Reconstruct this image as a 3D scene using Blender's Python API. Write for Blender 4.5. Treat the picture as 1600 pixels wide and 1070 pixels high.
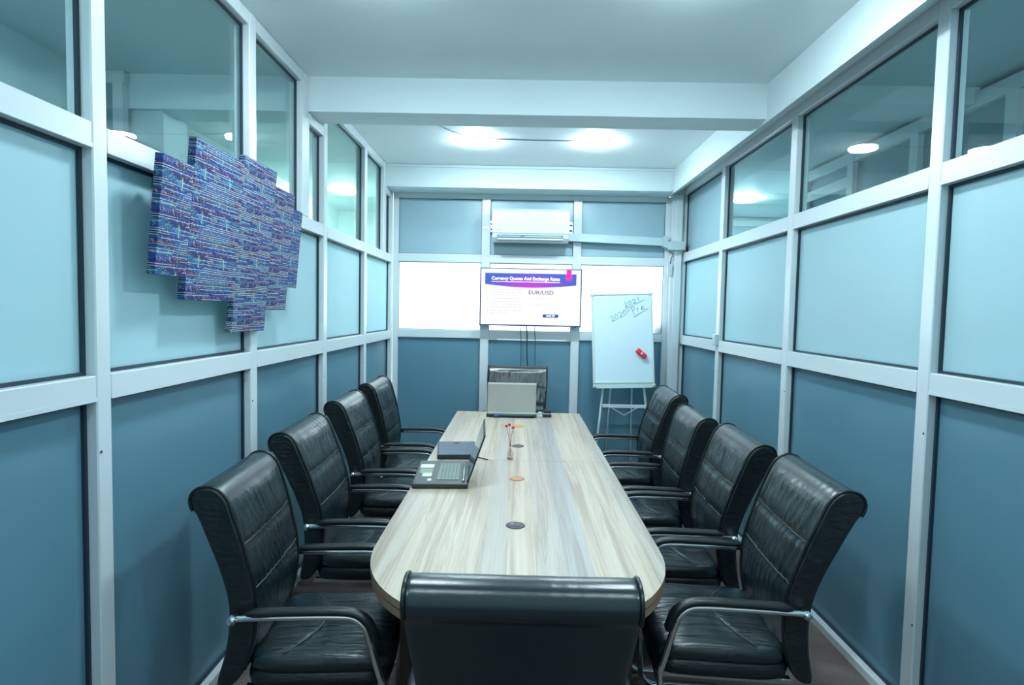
import bpy, bmesh, math, random
from mathutils import Vector, Matrix, noise
random.seed(7)
for o in list(bpy.data.objects): bpy.data.objects.remove(o)
S = bpy.context.scene
COL = S.collection
# ------------------------------------------------------------ camera
F, YAW, PITCH, ROLL = 917.5, -.01031, -.05425, .02031
cy, sy, cp, sp, cr, sr = math.cos(YAW), math.sin(YAW), math.cos(PITCH), math.sin(PITCH), math.cos(ROLL), math.sin(ROLL)
fwd = Vector((sy*cp, cy*cp, sp)); rgt = Vector((cy, -sy, 0)); upv = rgt.cross(fwd)
r2 = cr*rgt + sr*upv; u2 = -sr*rgt + cr*upv
cam_d = bpy.data.cameras.new('camera'); cam = bpy.data.objects.new('camera', cam_d); COL.objects.link(cam)
cam_d.sensor_width = 36; cam_d.lens = F/1600*36; cam_d.clip_start = .02
cam.matrix_world = Matrix(((r2.x, u2.x, -fwd.x, 0), (r2.y, u2.y, -fwd.y, 0), (r2.z, u2.z, -fwd.z, 1.669), (0, 0, 0, 1)))
S.camera = cam
# ------------------------------------------------------------ world, light levels, exposure
W = bpy.data.worlds.new('world'); S.world = W; W.use_nodes = True
W.node_tree.nodes['Background'].inputs[0].default_value = (.86, .96, 1, 1)
W.node_tree.nodes['Background'].inputs[1].default_value = 5.0
LAMP_COL = (.76, .93, 1.0); LAMP_STRENGTH = 170; CORRIDOR_STRENGTH = 230
S.view_settings.view_transform = 'Standard'; S.view_settings.look = 'None'
S.view_settings.gamma = 1; S.view_settings.use_curve_mapping = False
S.view_settings.exposure = 0.60
# ------------------------------------------------------------ materials
def new_mat(name):
    m = bpy.data.materials.new(name); m.use_nodes = True; nt = m.node_tree
    return m, nt, nt.nodes, nt.links, nt.nodes['Principled BSDF']
def pmat(name, col, rough=.5, metal=0, var=.06, scale=12, bump=0, bscale=200, spec=.5, coat=0, stretch=(1, 1, 1)):
    m, nt, N, K, b = new_mat(name)
    tc = N.new('ShaderNodeTexCoord'); mp = N.new('ShaderNodeMapping'); mp.inputs['Scale'].default_value = stretch
    K.new(tc.outputs['Object'], mp.inputs[0])
    nz = N.new('ShaderNodeTexNoise'); nz.inputs['Scale'].default_value = scale; nz.inputs['Detail'].default_value = 3
    K.new(mp.outputs[0], nz.inputs[0])
    mx = N.new('ShaderNodeMixRGB')
    mx.inputs[1].default_value = (*[max(0, c*(1-var)) for c in col], 1); mx.inputs[2].default_value = (*[min(1, c*(1+var)) for c in col], 1)
    K.new(nz.outputs[0], mx.inputs[0]); K.new(mx.outputs[0], b.inputs['Base Color'])
    b.inputs['Roughness'].default_value = rough; b.inputs['Metallic'].default_value = metal
    b.inputs['Specular IOR Level'].default_value = spec; b.inputs['Coat Weight'].default_value = coat
    if bump:
        n2 = N.new('ShaderNodeTexNoise'); n2.inputs['Scale'].default_value = bscale; n2.inputs['Detail'].default_value = 4
        K.new(mp.outputs[0], n2.inputs[0]); bp = N.new('ShaderNodeBump'); bp.inputs['Strength'].default_value = bump; bp.inputs['Distance'].default_value = .01
        K.new(n2.outputs[0], bp.inputs['Height']); K.new(bp.outputs[0], b.inputs['Normal'])
    return m
M = {}
M['alu'] = pmat('white_aluminium', (.61, .68, .71), .3, 0, .03, 3, coat=.25)
M['gasket'] = pmat('black_gasket', (.012, .03, .05), .5)
M['plaster'] = pmat('painted_plaster', (.66, .77, .79), .7, 0, .03, 2, .05, 60)
M['ceil'] = pmat('ceiling_paint', (.78, .87, .89), .6, 0, .03, 1.5, .04, 80)
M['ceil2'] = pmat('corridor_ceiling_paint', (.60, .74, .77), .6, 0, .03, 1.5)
M['panel'] = pmat('grey_blue_panel', (.112, .240, .315), .26, 0, .04, 4, .02, 500, .45)
M['panel_up'] = pmat('light_blue_panel', (.29, .44, .50), .33, 0, .04, 3)
M['corr_panel'] = pmat('corridor_panel', (.16, .30, .34), .35)
M['chrome'] = pmat('chrome', (.82, .84, .86), .09, 1, .02)
M['steel'] = pmat('brushed_steel', (.55, .6, .62), .3, 1)
M['leather'] = pmat('black_leather', (.007, .016, .021), .27, 0, .3, 30, .10, 260, .75)
def crease(m, sc, strength):
    N = m.node_tree.nodes; K = m.node_tree.links; b = N['Principled BSDF']; tc = N.new('ShaderNodeTexCoord')
    mp = N.new('ShaderNodeMapping'); mp.inputs['Scale'].default_value = sc; K.new(tc.outputs['Object'], mp.inputs[0])
    nz = N.new('ShaderNodeTexNoise'); nz.inputs['Scale'].default_value = 1; nz.inputs['Detail'].default_value = 2.5; nz.inputs['Distortion'].default_value = .6; K.new(mp.outputs[0], nz.inputs[0])
    rp = N.new('ShaderNodeValToRGB'); e = rp.color_ramp.elements; e[0].position = .34; e[1].position = .60; K.new(nz.outputs[0], rp.inputs[0])
    bp = N.new('ShaderNodeBump'); bp.inputs['Strength'].default_value = strength; bp.inputs['Distance'].default_value = .008; K.new(rp.outputs[0], bp.inputs['Height'])
    old = b.inputs['Normal'].links[0].from_node; K.new(old.outputs[0], bp.inputs['Normal']); K.new(bp.outputs[0], b.inputs['Normal'])
M['leather_plain'] = pmat('smooth_black_leather', (.007, .016, .022), .25, 0, .3, 30, .08, 260, .75)
crease(M['leather'], (5, 34, 5.5), .42)
M['leather_side'] = pmat('creased_leather', (.005, .010, .013), .34, 0, .3, 20, .55, 26, .6, stretch=(1, 1, 2.2))
M['piping'] = pmat('leather_piping', (.006, .009, .011), .3)
M['seam'] = pmat('highlit_seam_piping', (.035, .055, .062), .35)  # paler than the leather: the seam's highlight is painted into the colour
M['armpad'] = pmat('arm_pad_vinyl', (.006, .011, .014), .36, 0, .2, 40, .08, 300)
M['wood_dark'] = pmat('dark_brown_laminate', (.035, .018, .013), .4, 0, .3, 3, stretch=(20, 20, 1))
M['edge'] = pmat('pale_edge_band', (.36, .23, .14), .45, 0, .12, 6, stretch=(1, 1, 20))
M['groove'] = pmat('dark_groove', (.05, .035, .03), .7)
M['black_plastic'] = pmat('black_plastic', (.014, .018, .02), .35)
M['tray_plastic'] = pmat('dark_laptop_deck', (.022, .034, .032), .4)
M['key'] = pmat('laptop_keys', (.12, .17, .15), .35)
M['white_plastic'] = pmat('white_plastic', (.55, .61, .63), .28, coat=.3)
M['vent'] = pmat('grey_vent', (.10, .17, .20), .5)
M['grey_plastic'] = pmat('pale_grey_plastic', (.42, .55, .58), .45)
M['silver'] = pmat('silver_lid', (.50, .51, .49), .38, .35, .04, 300, stretch=(1, 20, 1))
M['navy'] = pmat('navy_lid', (.035, .06, .10), .42)
M['navy_dark'] = pmat('navy_spine', (.014, .024, .04), .5)
M['red'] = pmat('red_plastic', (.72, .025, .06), .35)
M['red_flower'] = pmat('dried_red_flower', (.62, .02, .03), .7, 0, .3, 90)
M['stem'] = pmat('red_brown_stem', (.36, .07, .05), .7)
M['cork'] = pmat('brown_cap', (.52, .26, .13), .6, 0, .15, 40)
M['cork2'] = pmat('orange_cap', (.68, .30, .10), .6, 0, .15, 40)
M['cap_dark'] = pmat('dark_cap', (.05, .045, .05), .35)
M['blue'] = pmat('blue_plug', (.02, .10, .45), .4)
M['sticker'] = pmat('white_sticker', (.75, .85, .82), .5)
M['board'] = pmat('whiteboard_surface', (.60, .76, .83), .5, 0, .03, 2)
M['board_frame'] = pmat('cream_grey_frame', (.55, .66, .66), .4)
M['ink'] = pmat('blue_black_ink', (.05, .12, .17), .6)
M['smudge'] = pmat('faint_ink', (.30, .42, .50), .6)
M['cable'] = pmat('black_cable', (.01, .02, .025), .5)
M['thin_cable'] = pmat('slate_cable', (.12, .22, .27), .6)
M['floor2'] = pmat('corridor_floor', (.25, .28, .29), .5)
M['trans_white'] = pmat('vase_label', (.75, .55, .5), .5)

def floor_mat():
    m, nt, N, K, b = new_mat('brown_grey_carpet')
    tc = N.new('ShaderNodeTexCoord')
    a = N.new('ShaderNodeTexNoise'); a.inputs['Scale'].default_value = 260; a.inputs['Detail'].default_value = 4
    c = N.new('ShaderNodeTexNoise'); c.inputs['Scale'].default_value = 5; c.inputs['Detail'].default_value = 5
    K.new(tc.outputs['Object'], a.inputs[0]); K.new(tc.outputs['Object'], c.inputs[0])
    r = N.new('ShaderNodeValToRGB'); r.color_ramp.elements[0].color = (.05, .042, .04, 1); r.color_ramp.elements[1].color = (.26, .21, .19, 1)
    r.color_ramp.elements[0].position = .3; r.color_ramp.elements[1].position = .75
    K.new(a.outputs[0], r.inputs[0])
    mx = N.new('ShaderNodeMixRGB'); mx.blend_type = 'MULTIPLY'; mx.inputs[0].default_value = .6
    r2_ = N.new('ShaderNodeValToRGB'); r2_.color_ramp.elements[0].color = (.5, .48, .48, 1); r2_.color_ramp.elements[1].color = (1, 1, 1, 1)
    r2_.color_ramp.elements[0].position = .35; r2_.color_ramp.elements[1].position = .62
    K.new(c.outputs[0], r2_.inputs[0]); K.new(r.outputs[0], mx.inputs[1]); K.new(r2_.outputs[0], mx.inputs[2])
    K.new(mx.outputs[0], b.inputs['Base Color']); b.inputs['Roughness'].default_value = .9
    bp = N.new('ShaderNodeBump'); bp.inputs['Strength'].default_value = .5; bp.inputs['Distance'].default_value = .004
    K.new(a.outputs[0], bp.inputs['Height']); K.new(bp.outputs[0], b.inputs['Normal'])
    return m
M['floor'] = floor_mat()

def wood_mat():
    m, nt, N, K, b = new_mat('pale_striped_laminate')
    tc = N.new('ShaderNodeTexCoord'); sep = N.new('ShaderNodeSeparateXYZ'); K.new(tc.outputs['Object'], sep.inputs[0])
    def math_(op, a, v=None, c=None):
        n = N.new('ShaderNodeMath'); n.operation = op
        if hasattr(a, 'links') or hasattr(a, 'is_linked'): K.new(a, n.inputs[0])
        else: n.inputs[0].default_value = a
        if v is not None:
            if hasattr(v, 'is_linked'): K.new(v, n.inputs[1])
            else: n.inputs[1].default_value = v
        return n.outputs[0]
    px = math_('FLOOR', math_('DIVIDE', math_('ADD', sep.outputs[0], 5.03), .104))
    wn = N.new('ShaderNodeTexWhiteNoise'); wn.noise_dimensions = '1D'; K.new(px, wn.inputs['W'])
    # per-board offset so that the grain breaks at every board
    off = N.new('ShaderNodeCombineXYZ'); K.new(math_('MULTIPLY', wn.outputs[0], 37.0), off.inputs[1]); K.new(math_('MULTIPLY', wn.outputs[0], 11.0), off.inputs[2])
    va = N.new('ShaderNodeVectorMath'); va.operation = 'ADD'; K.new(tc.outputs['Object'], va.inputs[0]); K.new(off.outputs[0], va.inputs[1])
    mp = N.new('ShaderNodeMapping'); mp.inputs['Scale'].default_value = (12, .38, 1); K.new(va.outputs[0], mp.inputs[0])
    g = N.new('ShaderNodeTexNoise'); g.inputs['Scale'].default_value = 1.6; g.inputs['Detail'].default_value = 5; g.inputs['Distortion'].default_value = .55
    K.new(mp.outputs[0], g.inputs[0])
    mp2 = N.new('ShaderNodeMapping'); mp2.inputs['Scale'].default_value = (90, 1.6, 1); K.new(va.outputs[0], mp2.inputs[0])
    g2 = N.new('ShaderNodeTexNoise'); g2.inputs['Scale'].default_value = 1.5; g2.inputs['Detail'].default_value = 3; K.new(mp2.outputs[0], g2.inputs[0])
    rp = N.new('ShaderNodeValToRGB'); e = rp.color_ramp.elements
    e[0].position = 0; e[0].color = (.56, .48, .385, 1); e[1].position = 1; e[1].color = (.60, .52, .41, 1)
    for p_, c_ in ((.3, (.49, .44, .385, 1)), (.5, (.59, .515, .42, 1)), (.7, (.42, .395, .385, 1)), (.85, (.51, .445, .375, 1))):
        x = e.new(p_); x.color = c_
    rp.color_ramp.interpolation = 'CONSTANT'; K.new(wn.outputs[0], rp.inputs[0])
    r3 = N.new('ShaderNodeValToRGB'); e = r3.color_ramp.elements; e[0].position = .36; e[0].color = (.60, .53, .46, 1); e[1].position = .62; e[1].color = (1, 1, 1, 1)
    x = e.new(.46); x.color = (.93, .90, .86, 1); x = e.new(.49); x.color = (.74, .68, .62, 1); x = e.new(.52); x.color = (.96, .94, .92, 1)
    K.new(g.outputs[0], r3.inputs[0])
    r4 = N.new('ShaderNodeValToRGB'); e = r4.color_ramp.elements; e[0].position = .3; e[0].color = (.86, .84, .82, 1); e[1].position = .65; e[1].color = (1, 1, 1, 1)
    K.new(g2.outputs[0], r4.inputs[0])
    a = N.new('ShaderNodeMixRGB'); a.blend_type = 'MULTIPLY'; a.inputs[0].default_value = .8; K.new(rp.outputs[0], a.inputs[1]); K.new(r3.outputs[0], a.inputs[2])
    c = N.new('ShaderNodeMixRGB'); c.blend_type = 'MULTIPLY'; c.inputs[0].default_value = .9; K.new(a.outputs[0], c.inputs[1]); K.new(r4.outputs[0], c.inputs[2])
    K.new(c.outputs[0], b.inputs['Base Color']); b.inputs['Roughness'].default_value = .34; b.inputs['Specular IOR Level'].default_value = .5
    return m
M['wood'] = wood_mat()

def frosted(name, col, trans=.45, rough=.35):
    m, nt, N, K, b = new_mat(name); out = N['Material Output']; N.remove(b)
    tc = N.new('ShaderNodeTexCoord'); nz = N.new('ShaderNodeTexNoise'); nz.inputs['Scale'].default_value = 1.2; K.new(tc.outputs['Object'], nz.inputs[0])
    mc = N.new('ShaderNodeMixRGB'); mc.inputs[1].default_value = (*[c*.96 for c in col], 1); mc.inputs[2].default_value = (*[min(1, c*1.04) for c in col], 1); K.new(nz.outputs[0], mc.inputs[0])
    d = N.new('ShaderNodeBsdfDiffuse'); t = N.new('ShaderNodeBsdfTranslucent'); g = N.new('ShaderNodeBsdfGlossy'); g.inputs['Roughness'].default_value = rough
    K.new(mc.outputs[0], d.inputs[0]); K.new(mc.outputs[0], t.inputs[0])
    a = N.new('ShaderNodeMixShader'); a.inputs[0].default_value = trans; K.new(d.outputs[0], a.inputs[1]); K.new(t.outputs[0], a.inputs[2])
    c = N.new('ShaderNodeMixShader'); c.inputs[0].default_value = .04; K.new(a.outputs[0], c.inputs[1]); K.new(g.outputs[0], c.inputs[2])
    K.new(c.outputs[0], out.inputs[0]); return m
M['frost'] = frosted('frosted_glass', (.58, .80, .85))
M['frost_day'] = frosted('daylit_frosted_glass', (.92, .96, .97), .7)
def clear_glass(name, tint):
    m, nt, N, K, b = new_mat(name); out = N['Material Output']; N.remove(b)
    t = N.new('ShaderNodeBsdfTransparent'); t.inputs[0].default_value = (*tint, 1)
    g = N.new('ShaderNodeBsdfGlossy'); g.inputs['Roughness'].default_value = .01
    lw = N.new('ShaderNodeLayerWeight'); lw.inputs[0].default_value = .5
    pw = N.new('ShaderNodeMath'); pw.operation = 'POWER'; K.new(lw.outputs['Facing'], pw.inputs[0]); pw.inputs[1].default_value = 5
    fr = N.new('ShaderNodeMath'); fr.operation = 'MULTIPLY_ADD'; K.new(pw.outputs[0], fr.inputs[0]); fr.inputs[1].default_value = .9; fr.inputs[2].default_value = .04
    mx = N.new('ShaderNodeMixShader'); K.new(fr.outputs[0], mx.inputs[0]); K.new(t.outputs[0], mx.inputs[1]); K.new(g.outputs[0], mx.inputs[2])
    K.new(mx.outputs[0], out.inputs[0]); return m
M['glass'] = clear_glass('clear_glass', (.90, .965, .96))
M['vase_glass'] = clear_glass('vase_glass', (.93, .86, .86))

def emis(name, col, s):
    m, nt, N, K, b = new_mat(name)
    b.inputs['Base Color'].default_value = (*[c*.04 for c in col], 1); b.inputs['Emission Color'].default_value = (*col, 1); b.inputs['Emission Strength'].default_value = s
    b.inputs['Roughness'].default_value = .3
    return m
M['lamp'] = emis('lamp_diffuser', LAMP_COL, LAMP_STRENGTH)
M['lamp_fill'] = emis('fill_lamp_diffuser', LAMP_COL, LAMP_STRENGTH*.45)  # for the added fill lamps behind the camera
M['lamp2'] = emis('corridor_lamp_diffuser', (.74, 1, .86), CORRIDOR_STRENGTH)
M['lamp3'] = emis('right_corridor_lamp_diffuser', (.68, .93, 1), CORRIDOR_STRENGTH)
M['screen'] = emis('screen_white', (.97, .96, 1), .66)
M['scr_pink'] = emis('screen_pink', (1, .01, .45), .75)
M['scr_blue'] = emis('screen_blue', (.02, .10, .42), .6)
M['scr_grey'] = emis('screen_grey_text', (.80, .80, .85), .50)
M['scr_dark'] = emis('screen_slate_text', (.18, .17, .34), .5)
M['lap_screen'] = pmat('laptop_display', (.25, .36, .36), .15, coat=.5)

def banner_mat():
    m, nt, N, K, b = new_mat('screen_banner')
    tc = N.new('ShaderNodeTexCoord'); mp = N.new('ShaderNodeMapping'); K.new(tc.outputs['Generated'], mp.inputs[0])
    mp.inputs['Location'].default_value = (-.5*1.9, 0, -.0*1.0); mp.inputs['Scale'].default_value = (1.9, 0, .9)
    gr = N.new('ShaderNodeTexGradient'); gr.gradient_type = 'SPHERICAL'; K.new(mp.outputs[0], gr.inputs[0])
    rp = N.new('ShaderNodeValToRGB'); e = rp.color_ramp.elements
    e[0].color = (.03, .12, .62, 1); e[1].color = (.62, .02, .72, 1); e[1].position = .85; x = e.new(.35); x.color = (.16, .07, .70, 1)
    K.new(gr.outputs[0], rp.inputs[0]); K.new(rp.outputs[0], b.inputs['Emission Color']); b.inputs['Emission Strength'].default_value = .62
    b.inputs['Base Color'].default_value = (.01, .005, .03, 1)
    return m
M['banner'] = banner_mat()

def textile_mat():
    m, nt, N, K, b = new_mat('woven_blue_textile')
    tc = N.new('ShaderNodeTexCoord'); sep = N.new('ShaderNodeSeparateXYZ'); K.new(tc.outputs['Object'], sep.inputs[0])
    def mt(op, a, v=None):
        n = N.new('ShaderNodeMath'); n.operation = op
        for i, q in enumerate((a, v)):
            if q is None: continue
            if isinstance(q, (int, float)): n.inputs[i].default_value = q
            else: K.new(q, n.inputs[i])
        return n.outputs[0]
    # along-the-weave coordinate wraps round the side faces
    oi = N.new('ShaderNodeObjectInfo'); u = mt('ADD', mt('ADD', sep.outputs[1], sep.outputs[0]), mt('MULTIPLY', oi.outputs['Random'], .6)); z = mt('MODULO', mt('ADD', mt('ADD', sep.outputs[2], 10.0), oi.outputs['Random']), .168)
    wig = N.new('ShaderNodeTexNoise'); wig.inputs['Scale'].default_value = 9; K.new(tc.outputs['Object'], wig.inputs[0])
    zz = mt('ADD', z, mt('MULTIPLY', mt('SUBTRACT', wig.outputs[0], .5), .006))
    def cellnoise(rowh, cell, seed):
        row = mt('FLOOR', mt('DIVIDE', zz, rowh))
        w1 = N.new('ShaderNodeTexWhiteNoise'); w1.noise_dimensions = '1D'; K.new(mt('ADD', row, seed), w1.inputs['W'])
        c = mt('FLOOR', mt('DIVIDE', mt('ADD', mt('ADD', u, 20.0), mt('MULTIPLY', w1.outputs[0], cell*3)), cell))
        cb = N.new('ShaderNodeCombineXYZ'); K.new(row, cb.inputs[0]); K.new(c, cb.inputs[1]); cb.inputs[2].default_value = seed
        w = N.new('ShaderNodeTexWhiteNoise'); w.noise_dimensions = '3D'; K.new(cb.outputs[0], w.inputs['Vector']); return w.outputs[0], w1.outputs[0]
    a, a1 = cellnoise(.0078, .11, 3.0)
    rp = N.new('ShaderNodeValToRGB'); rp.color_ramp.interpolation = 'CONSTANT'; e = rp.color_ramp.elements
    cols = [(0, (.006, .022, .15)), (.25, (.008, .055, .22)), (.42, (.020, .014, .09)), (.55, (.06, .018, .13)), (.60, (.012, .09, .20)), (.72, (.008, .03, .17)), (.84, (.12, .02, .06)), (.90, (.02, .014, .11))]
    e[0].position = 0; e[0].color = (*cols[0][1], 1); e[1].position = cols[-1][0]; e[1].color = (*cols[-1][1], 1)
    for p_, c_ in cols[1:-1]: x = e.new(p_); x.color = (*c_, 1)
    K.new(mt('ADD', mt('MULTIPLY', a, .55), mt('MULTIPLY', a1, .45)), rp.inputs[0])
    t1, t11 = cellnoise(.0026, .15, 5.0)
    thin = mt('MULTIPLY', mt('LESS_THAN', mt('MODULO', zz, .0078), .0026), mt('GREATER_THAN', t1, .42))
    rt = N.new('ShaderNodeValToRGB'); rt.color_ramp.interpolation = 'CONSTANT'; e = rt.color_ramp.elements
    e[0].color = (.34, .44, .47, 1); e[1].position = .82; e[1].color = (.24, .08, .14, 1); x = e.new(.45); x.color = (.15, .32, .42, 1); x = e.new(.62); x.color = (.38, .40, .30, 1)
    K.new(t11, rt.inputs[0])
    mx0 = N.new('ShaderNodeMixRGB'); K.new(thin, mx0.inputs[0]); K.new(rp.outputs[0], mx0.inputs[1]); K.new(rt.outputs[0], mx0.inputs[2])
    d, _ = cellnoise(.0026, .006, 9.0); d2, _ = cellnoise(.0026, .006, 17.0)
    r3 = N.new('ShaderNodeValToRGB'); r3.color_ramp.interpolation = 'CONSTANT'; e = r3.color_ramp.elements
    e[0].color = (.05, .40, .50, 1); e[1].position = .8; e[1].color = (.55, .48, .10, 1); x = e.new(.35); x.color = (.40, .50, .55, 1); x = e.new(.65); x.color = (.35, .05, .08, 1)
    K.new(d2, r3.inputs[0])
    mx = N.new('ShaderNodeMixRGB'); K.new(mt('MULTIPLY', mt('GREATER_THAN', d, .90), .7), mx.inputs[0]); K.new(mx0.outputs[0], mx.inputs[1]); K.new(r3.outputs[0], mx.inputs[2])
    # short vertical yellow-green accents that repeat down the cloth
    uu = mt('MODULO', mt('ADD', u, 20.0), .19)
    near = mt('LESS_THAN', mt('ABSOLUTE', mt('SUBTRACT', uu, .07)), .0028); inz = mt('LESS_THAN', mt('ABSOLUTE', mt('SUBTRACT', z, .08)), .022)
    near2 = mt('LESS_THAN', mt('ABSOLUTE', mt('SUBTRACT', uu, .055)), .012); inz2 = mt('LESS_THAN', mt('ABSOLUTE', mt('SUBTRACT', z, .078)), .010)
    m2 = N.new('ShaderNodeMixRGB'); K.new(mt('MULTIPLY', mt('MULTIPLY', near2, inz2), .7), m2.inputs[0]); K.new(mx.outputs[0], m2.inputs[1]); m2.inputs[2].default_value = (.01, .20, .42, 1)
    m3 = N.new('ShaderNodeMixRGB'); K.new(mt('MULTIPLY', mt('MULTIPLY', near, inz), .75), m3.inputs[0]); K.new(m2.outputs[0], m3.inputs[1]); m3.inputs[2].default_value = (.45, .55, .15, 1)
    K.new(m3.outputs[0], b.inputs['Base Color']); b.inputs['Roughness'].default_value = .8
    bp = N.new('ShaderNodeBump'); bp.inputs['Strength'].default_value = .4; bp.inputs['Distance'].default_value = .002; K.new(a, bp.inputs['Height']); K.new(bp.outputs[0], b.inputs['Normal'])
    return m
M['textile'] = textile_mat()
# ------------------------------------------------------------ helpers
def tag(o, label=None, cat=None, group=None, kind=None):
    if label: o['label'] = label
    if cat: o['category'] = cat
    if group: o['group'] = group
    if kind: o['kind'] = kind
    return o
def empty(name, loc=(0, 0, 0), rz=0, label=None, cat=None, group=None, kind=None):
    o = bpy.data.objects.new(name, None); o.empty_display_size = .1; COL.objects.link(o)
    o.location = loc; o.rotation_euler = (0, 0, rz)
    return tag(o, label, cat, group, kind)
def root_of(p):
    while p.parent: p = p.parent
    return p
def link(name, me, mat=None, parent=None, world=False, smooth=False):
    """world=True: vertices are given in room coordinates and moved to the unrotated root's frame"""
    if mat and not me.materials:
        for k in (mat if isinstance(mat, (list, tuple)) else [mat]): me.materials.append(M[k])
    if smooth:
        for p in me.polygons: p.use_smooth = True
    if world and parent: me.transform(Matrix.Translation(-root_of(parent).location))
    o = bpy.data.objects.new(name, me); COL.objects.link(o)
    if parent: o.parent = parent
    return o
def me_from(bm, name='mesh'):
    bmesh.ops.recalc_face_normals(bm, faces=bm.faces)
    me = bpy.data.meshes.new(name); bm.to_mesh(me); bm.free(); return me
def add_box(bm, x0, x1, y0, y1, z0, z1, bev=0, seg=1):
    r = bmesh.ops.create_cube(bm, size=1)
    for v in r['verts']:
        v.co = Vector(((x0+x1)/2 + v.co.x*(x1-x0), (y0+y1)/2 + v.co.y*(y1-y0), (z0+z1)/2 + v.co.z*(z1-z0)))
    if bev:
        es = list({e for v in r['verts'] for e in v.link_edges})
        bmesh.ops.bevel(bm, geom=es, offset=bev, segments=seg, profile=.5, affect='EDGES')
def box(name, x0, x1, y0, y1, z0, z1, mat, parent=None, world=True, bev=0, seg=1, smooth=False):
    bm = bmesh.new(); add_box(bm, x0, x1, y0, y1, z0, z1, bev, seg)
    return link(name, me_from(bm, name), mat, parent, world and parent is not None, smooth)
def add_prism(bm, pts, a0, a1, axis='z'):
    """closed 2-D outline pts extruded along axis"""
    def v3(p, a): return {'z': (p[0], p[1], a), 'y': (p[0], a, p[1]), 'x': (a, p[0], p[1])}[axis]
    lo = [bm.verts.new(v3(p, a0)) for p in pts]; hi = [bm.verts.new(v3(p, a1)) for p in pts]; n = len(pts)
    bm.faces.new(lo[::-1]); bm.faces.new(hi)
    for i in range(n): bm.faces.new((lo[i], lo[(i+1) % n], hi[(i+1) % n], hi[i]))
def add_tube(bm, pts, rad, seg=8, closed=False, caps=True):
    pts = [Vector(p) for p in pts]; n = len(pts); rings = []
    prev = None
    for i, p in enumerate(pts):
        a = pts[(i-1) % n] if (closed or i > 0) else p; c = pts[(i+1) % n] if (closed or i < n-1) else p
        t = (c-a).normalized()
        if prev is None:
            prev = t.orthogonal().normalized()
        nn = (prev - t*prev.dot(t)).normalized(); prev = nn; b = t.cross(nn)
        rr = rad[i] if isinstance(rad, (list, tuple)) else rad
        rings.append([bm.verts.new(p + (nn*math.cos(2*math.pi*k/seg) + b*math.sin(2*math.pi*k/seg))*rr) for k in range(seg)])
    m = n if closed else n-1
    for i in range(m):
        A, B = rings[i], rings[(i+1) % n]
        for k in range(seg): bm.faces.new((A[k], A[(k+1) % seg], B[(k+1) % seg], B[k]))
    if caps and not closed:
        bm.faces.new(rings[0][::-1]); bm.faces.new(rings[-1])
def tube(name, pts, rad, mat, parent=None, world=False, seg=8, closed=False):
    bm = bmesh.new(); add_tube(bm, pts, rad, seg, closed)
    return link(name, me_from(bm, name), mat, parent, world, True)
def add_lathe(bm, prof, cx=0, cy_=0, seg=24):
    rings = []
    for r, z in prof:
        rings.append([bm.verts.new((cx + r*math.cos(2*math.pi*k/seg), cy_ + r*math.sin(2*math.pi*k/seg), z)) for k in range(seg)])
    for A, B in zip(rings, rings[1:]):
        for k in range(seg): bm.faces.new((A[k], A[(k+1) % seg], B[(k+1) % seg], B[k]))
    bm.faces.new(rings[0][::-1]); bm.faces.new(rings[-1])
def crom(pts, n, closed=False):
    """Catmull-Rom resample"""
    pts = [Vector(p) for p in pts]; out = []; m = len(pts)
    segs = m if closed else m-1
    for i in range(segs):
        if closed: P = [pts[(i+k) % m] for k in (-1, 0, 1, 2)]
        else: P = [pts[max(0, min(m-1, i+k))] for k in (-1, 0, 1, 2)]
        for k in range(n):
            t = k/n
            out.append(.5*((2*P[1]) + (P[2]-P[0])*t + (2*P[0]-5*P[1]+4*P[2]-P[3])*t*t + (3*P[1]-P[0]-3*P[2]+P[3])*t**3))
    if not closed: out.append(pts[-1].copy())
    return out
def copy_tree(o, parent=None):
    c = o.copy(); COL.objects.link(c); c.parent = parent
    for ch in list(o.children): copy_tree(ch, c)
    return c
# ------------------------------------------------------------ room dimensions (metres)
XL, XR, YB, YF = -1.294, 1.633, 6.008, -1.0
CZ = 3.053; BZ = 2.846                    # ceiling, beam underside
GD = .045                                  # how far the panes sit back from the frame face
# floor / ceiling
f = box('floor', XL-.06, XR+.06, YF-.1, YB+.06, -.08, 0, 'floor'); tag(f, 'brown grey speckled carpet floor of the meeting room', 'floor', kind='structure')
f = box('ceiling', XL-.06, XR+.06, YF-.1, YB+.06, CZ, CZ+.1, 'ceil'); tag(f, 'smooth pale ceiling of the meeting room with round lamps', 'ceiling', kind='structure')
bm = bmesh.new(); add_box(bm, XL-.02, 1.47, 3.605, 3.84, BZ, CZ)
tag(link('trim_1', me_from(bm), 'plaster'), 'wide plastered beam crossing the ceiling in front of two lamps', 'beam', kind='structure')
bm = bmesh.new(); add_box(bm, XL-.02, 1.47, 5.72, YB+.05, 2.842, CZ)
tag(link('trim_2', me_from(bm), 'plaster'), 'plastered beam above the back wall and the air conditioner', 'beam', kind='structure')
bm = bmesh.new(); add_prism(bm, [(1.462, CZ), (1.462, 2.827), (XR-.01, 2.921), (XR+.06, 2.921), (XR+.06, CZ)], YF-.1, YB+.06, 'y')
tag(link('trim_3', me_from(bm), 'plaster'), 'long boxed beam running above the right glass partition', 'beam', kind='structure')

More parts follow.
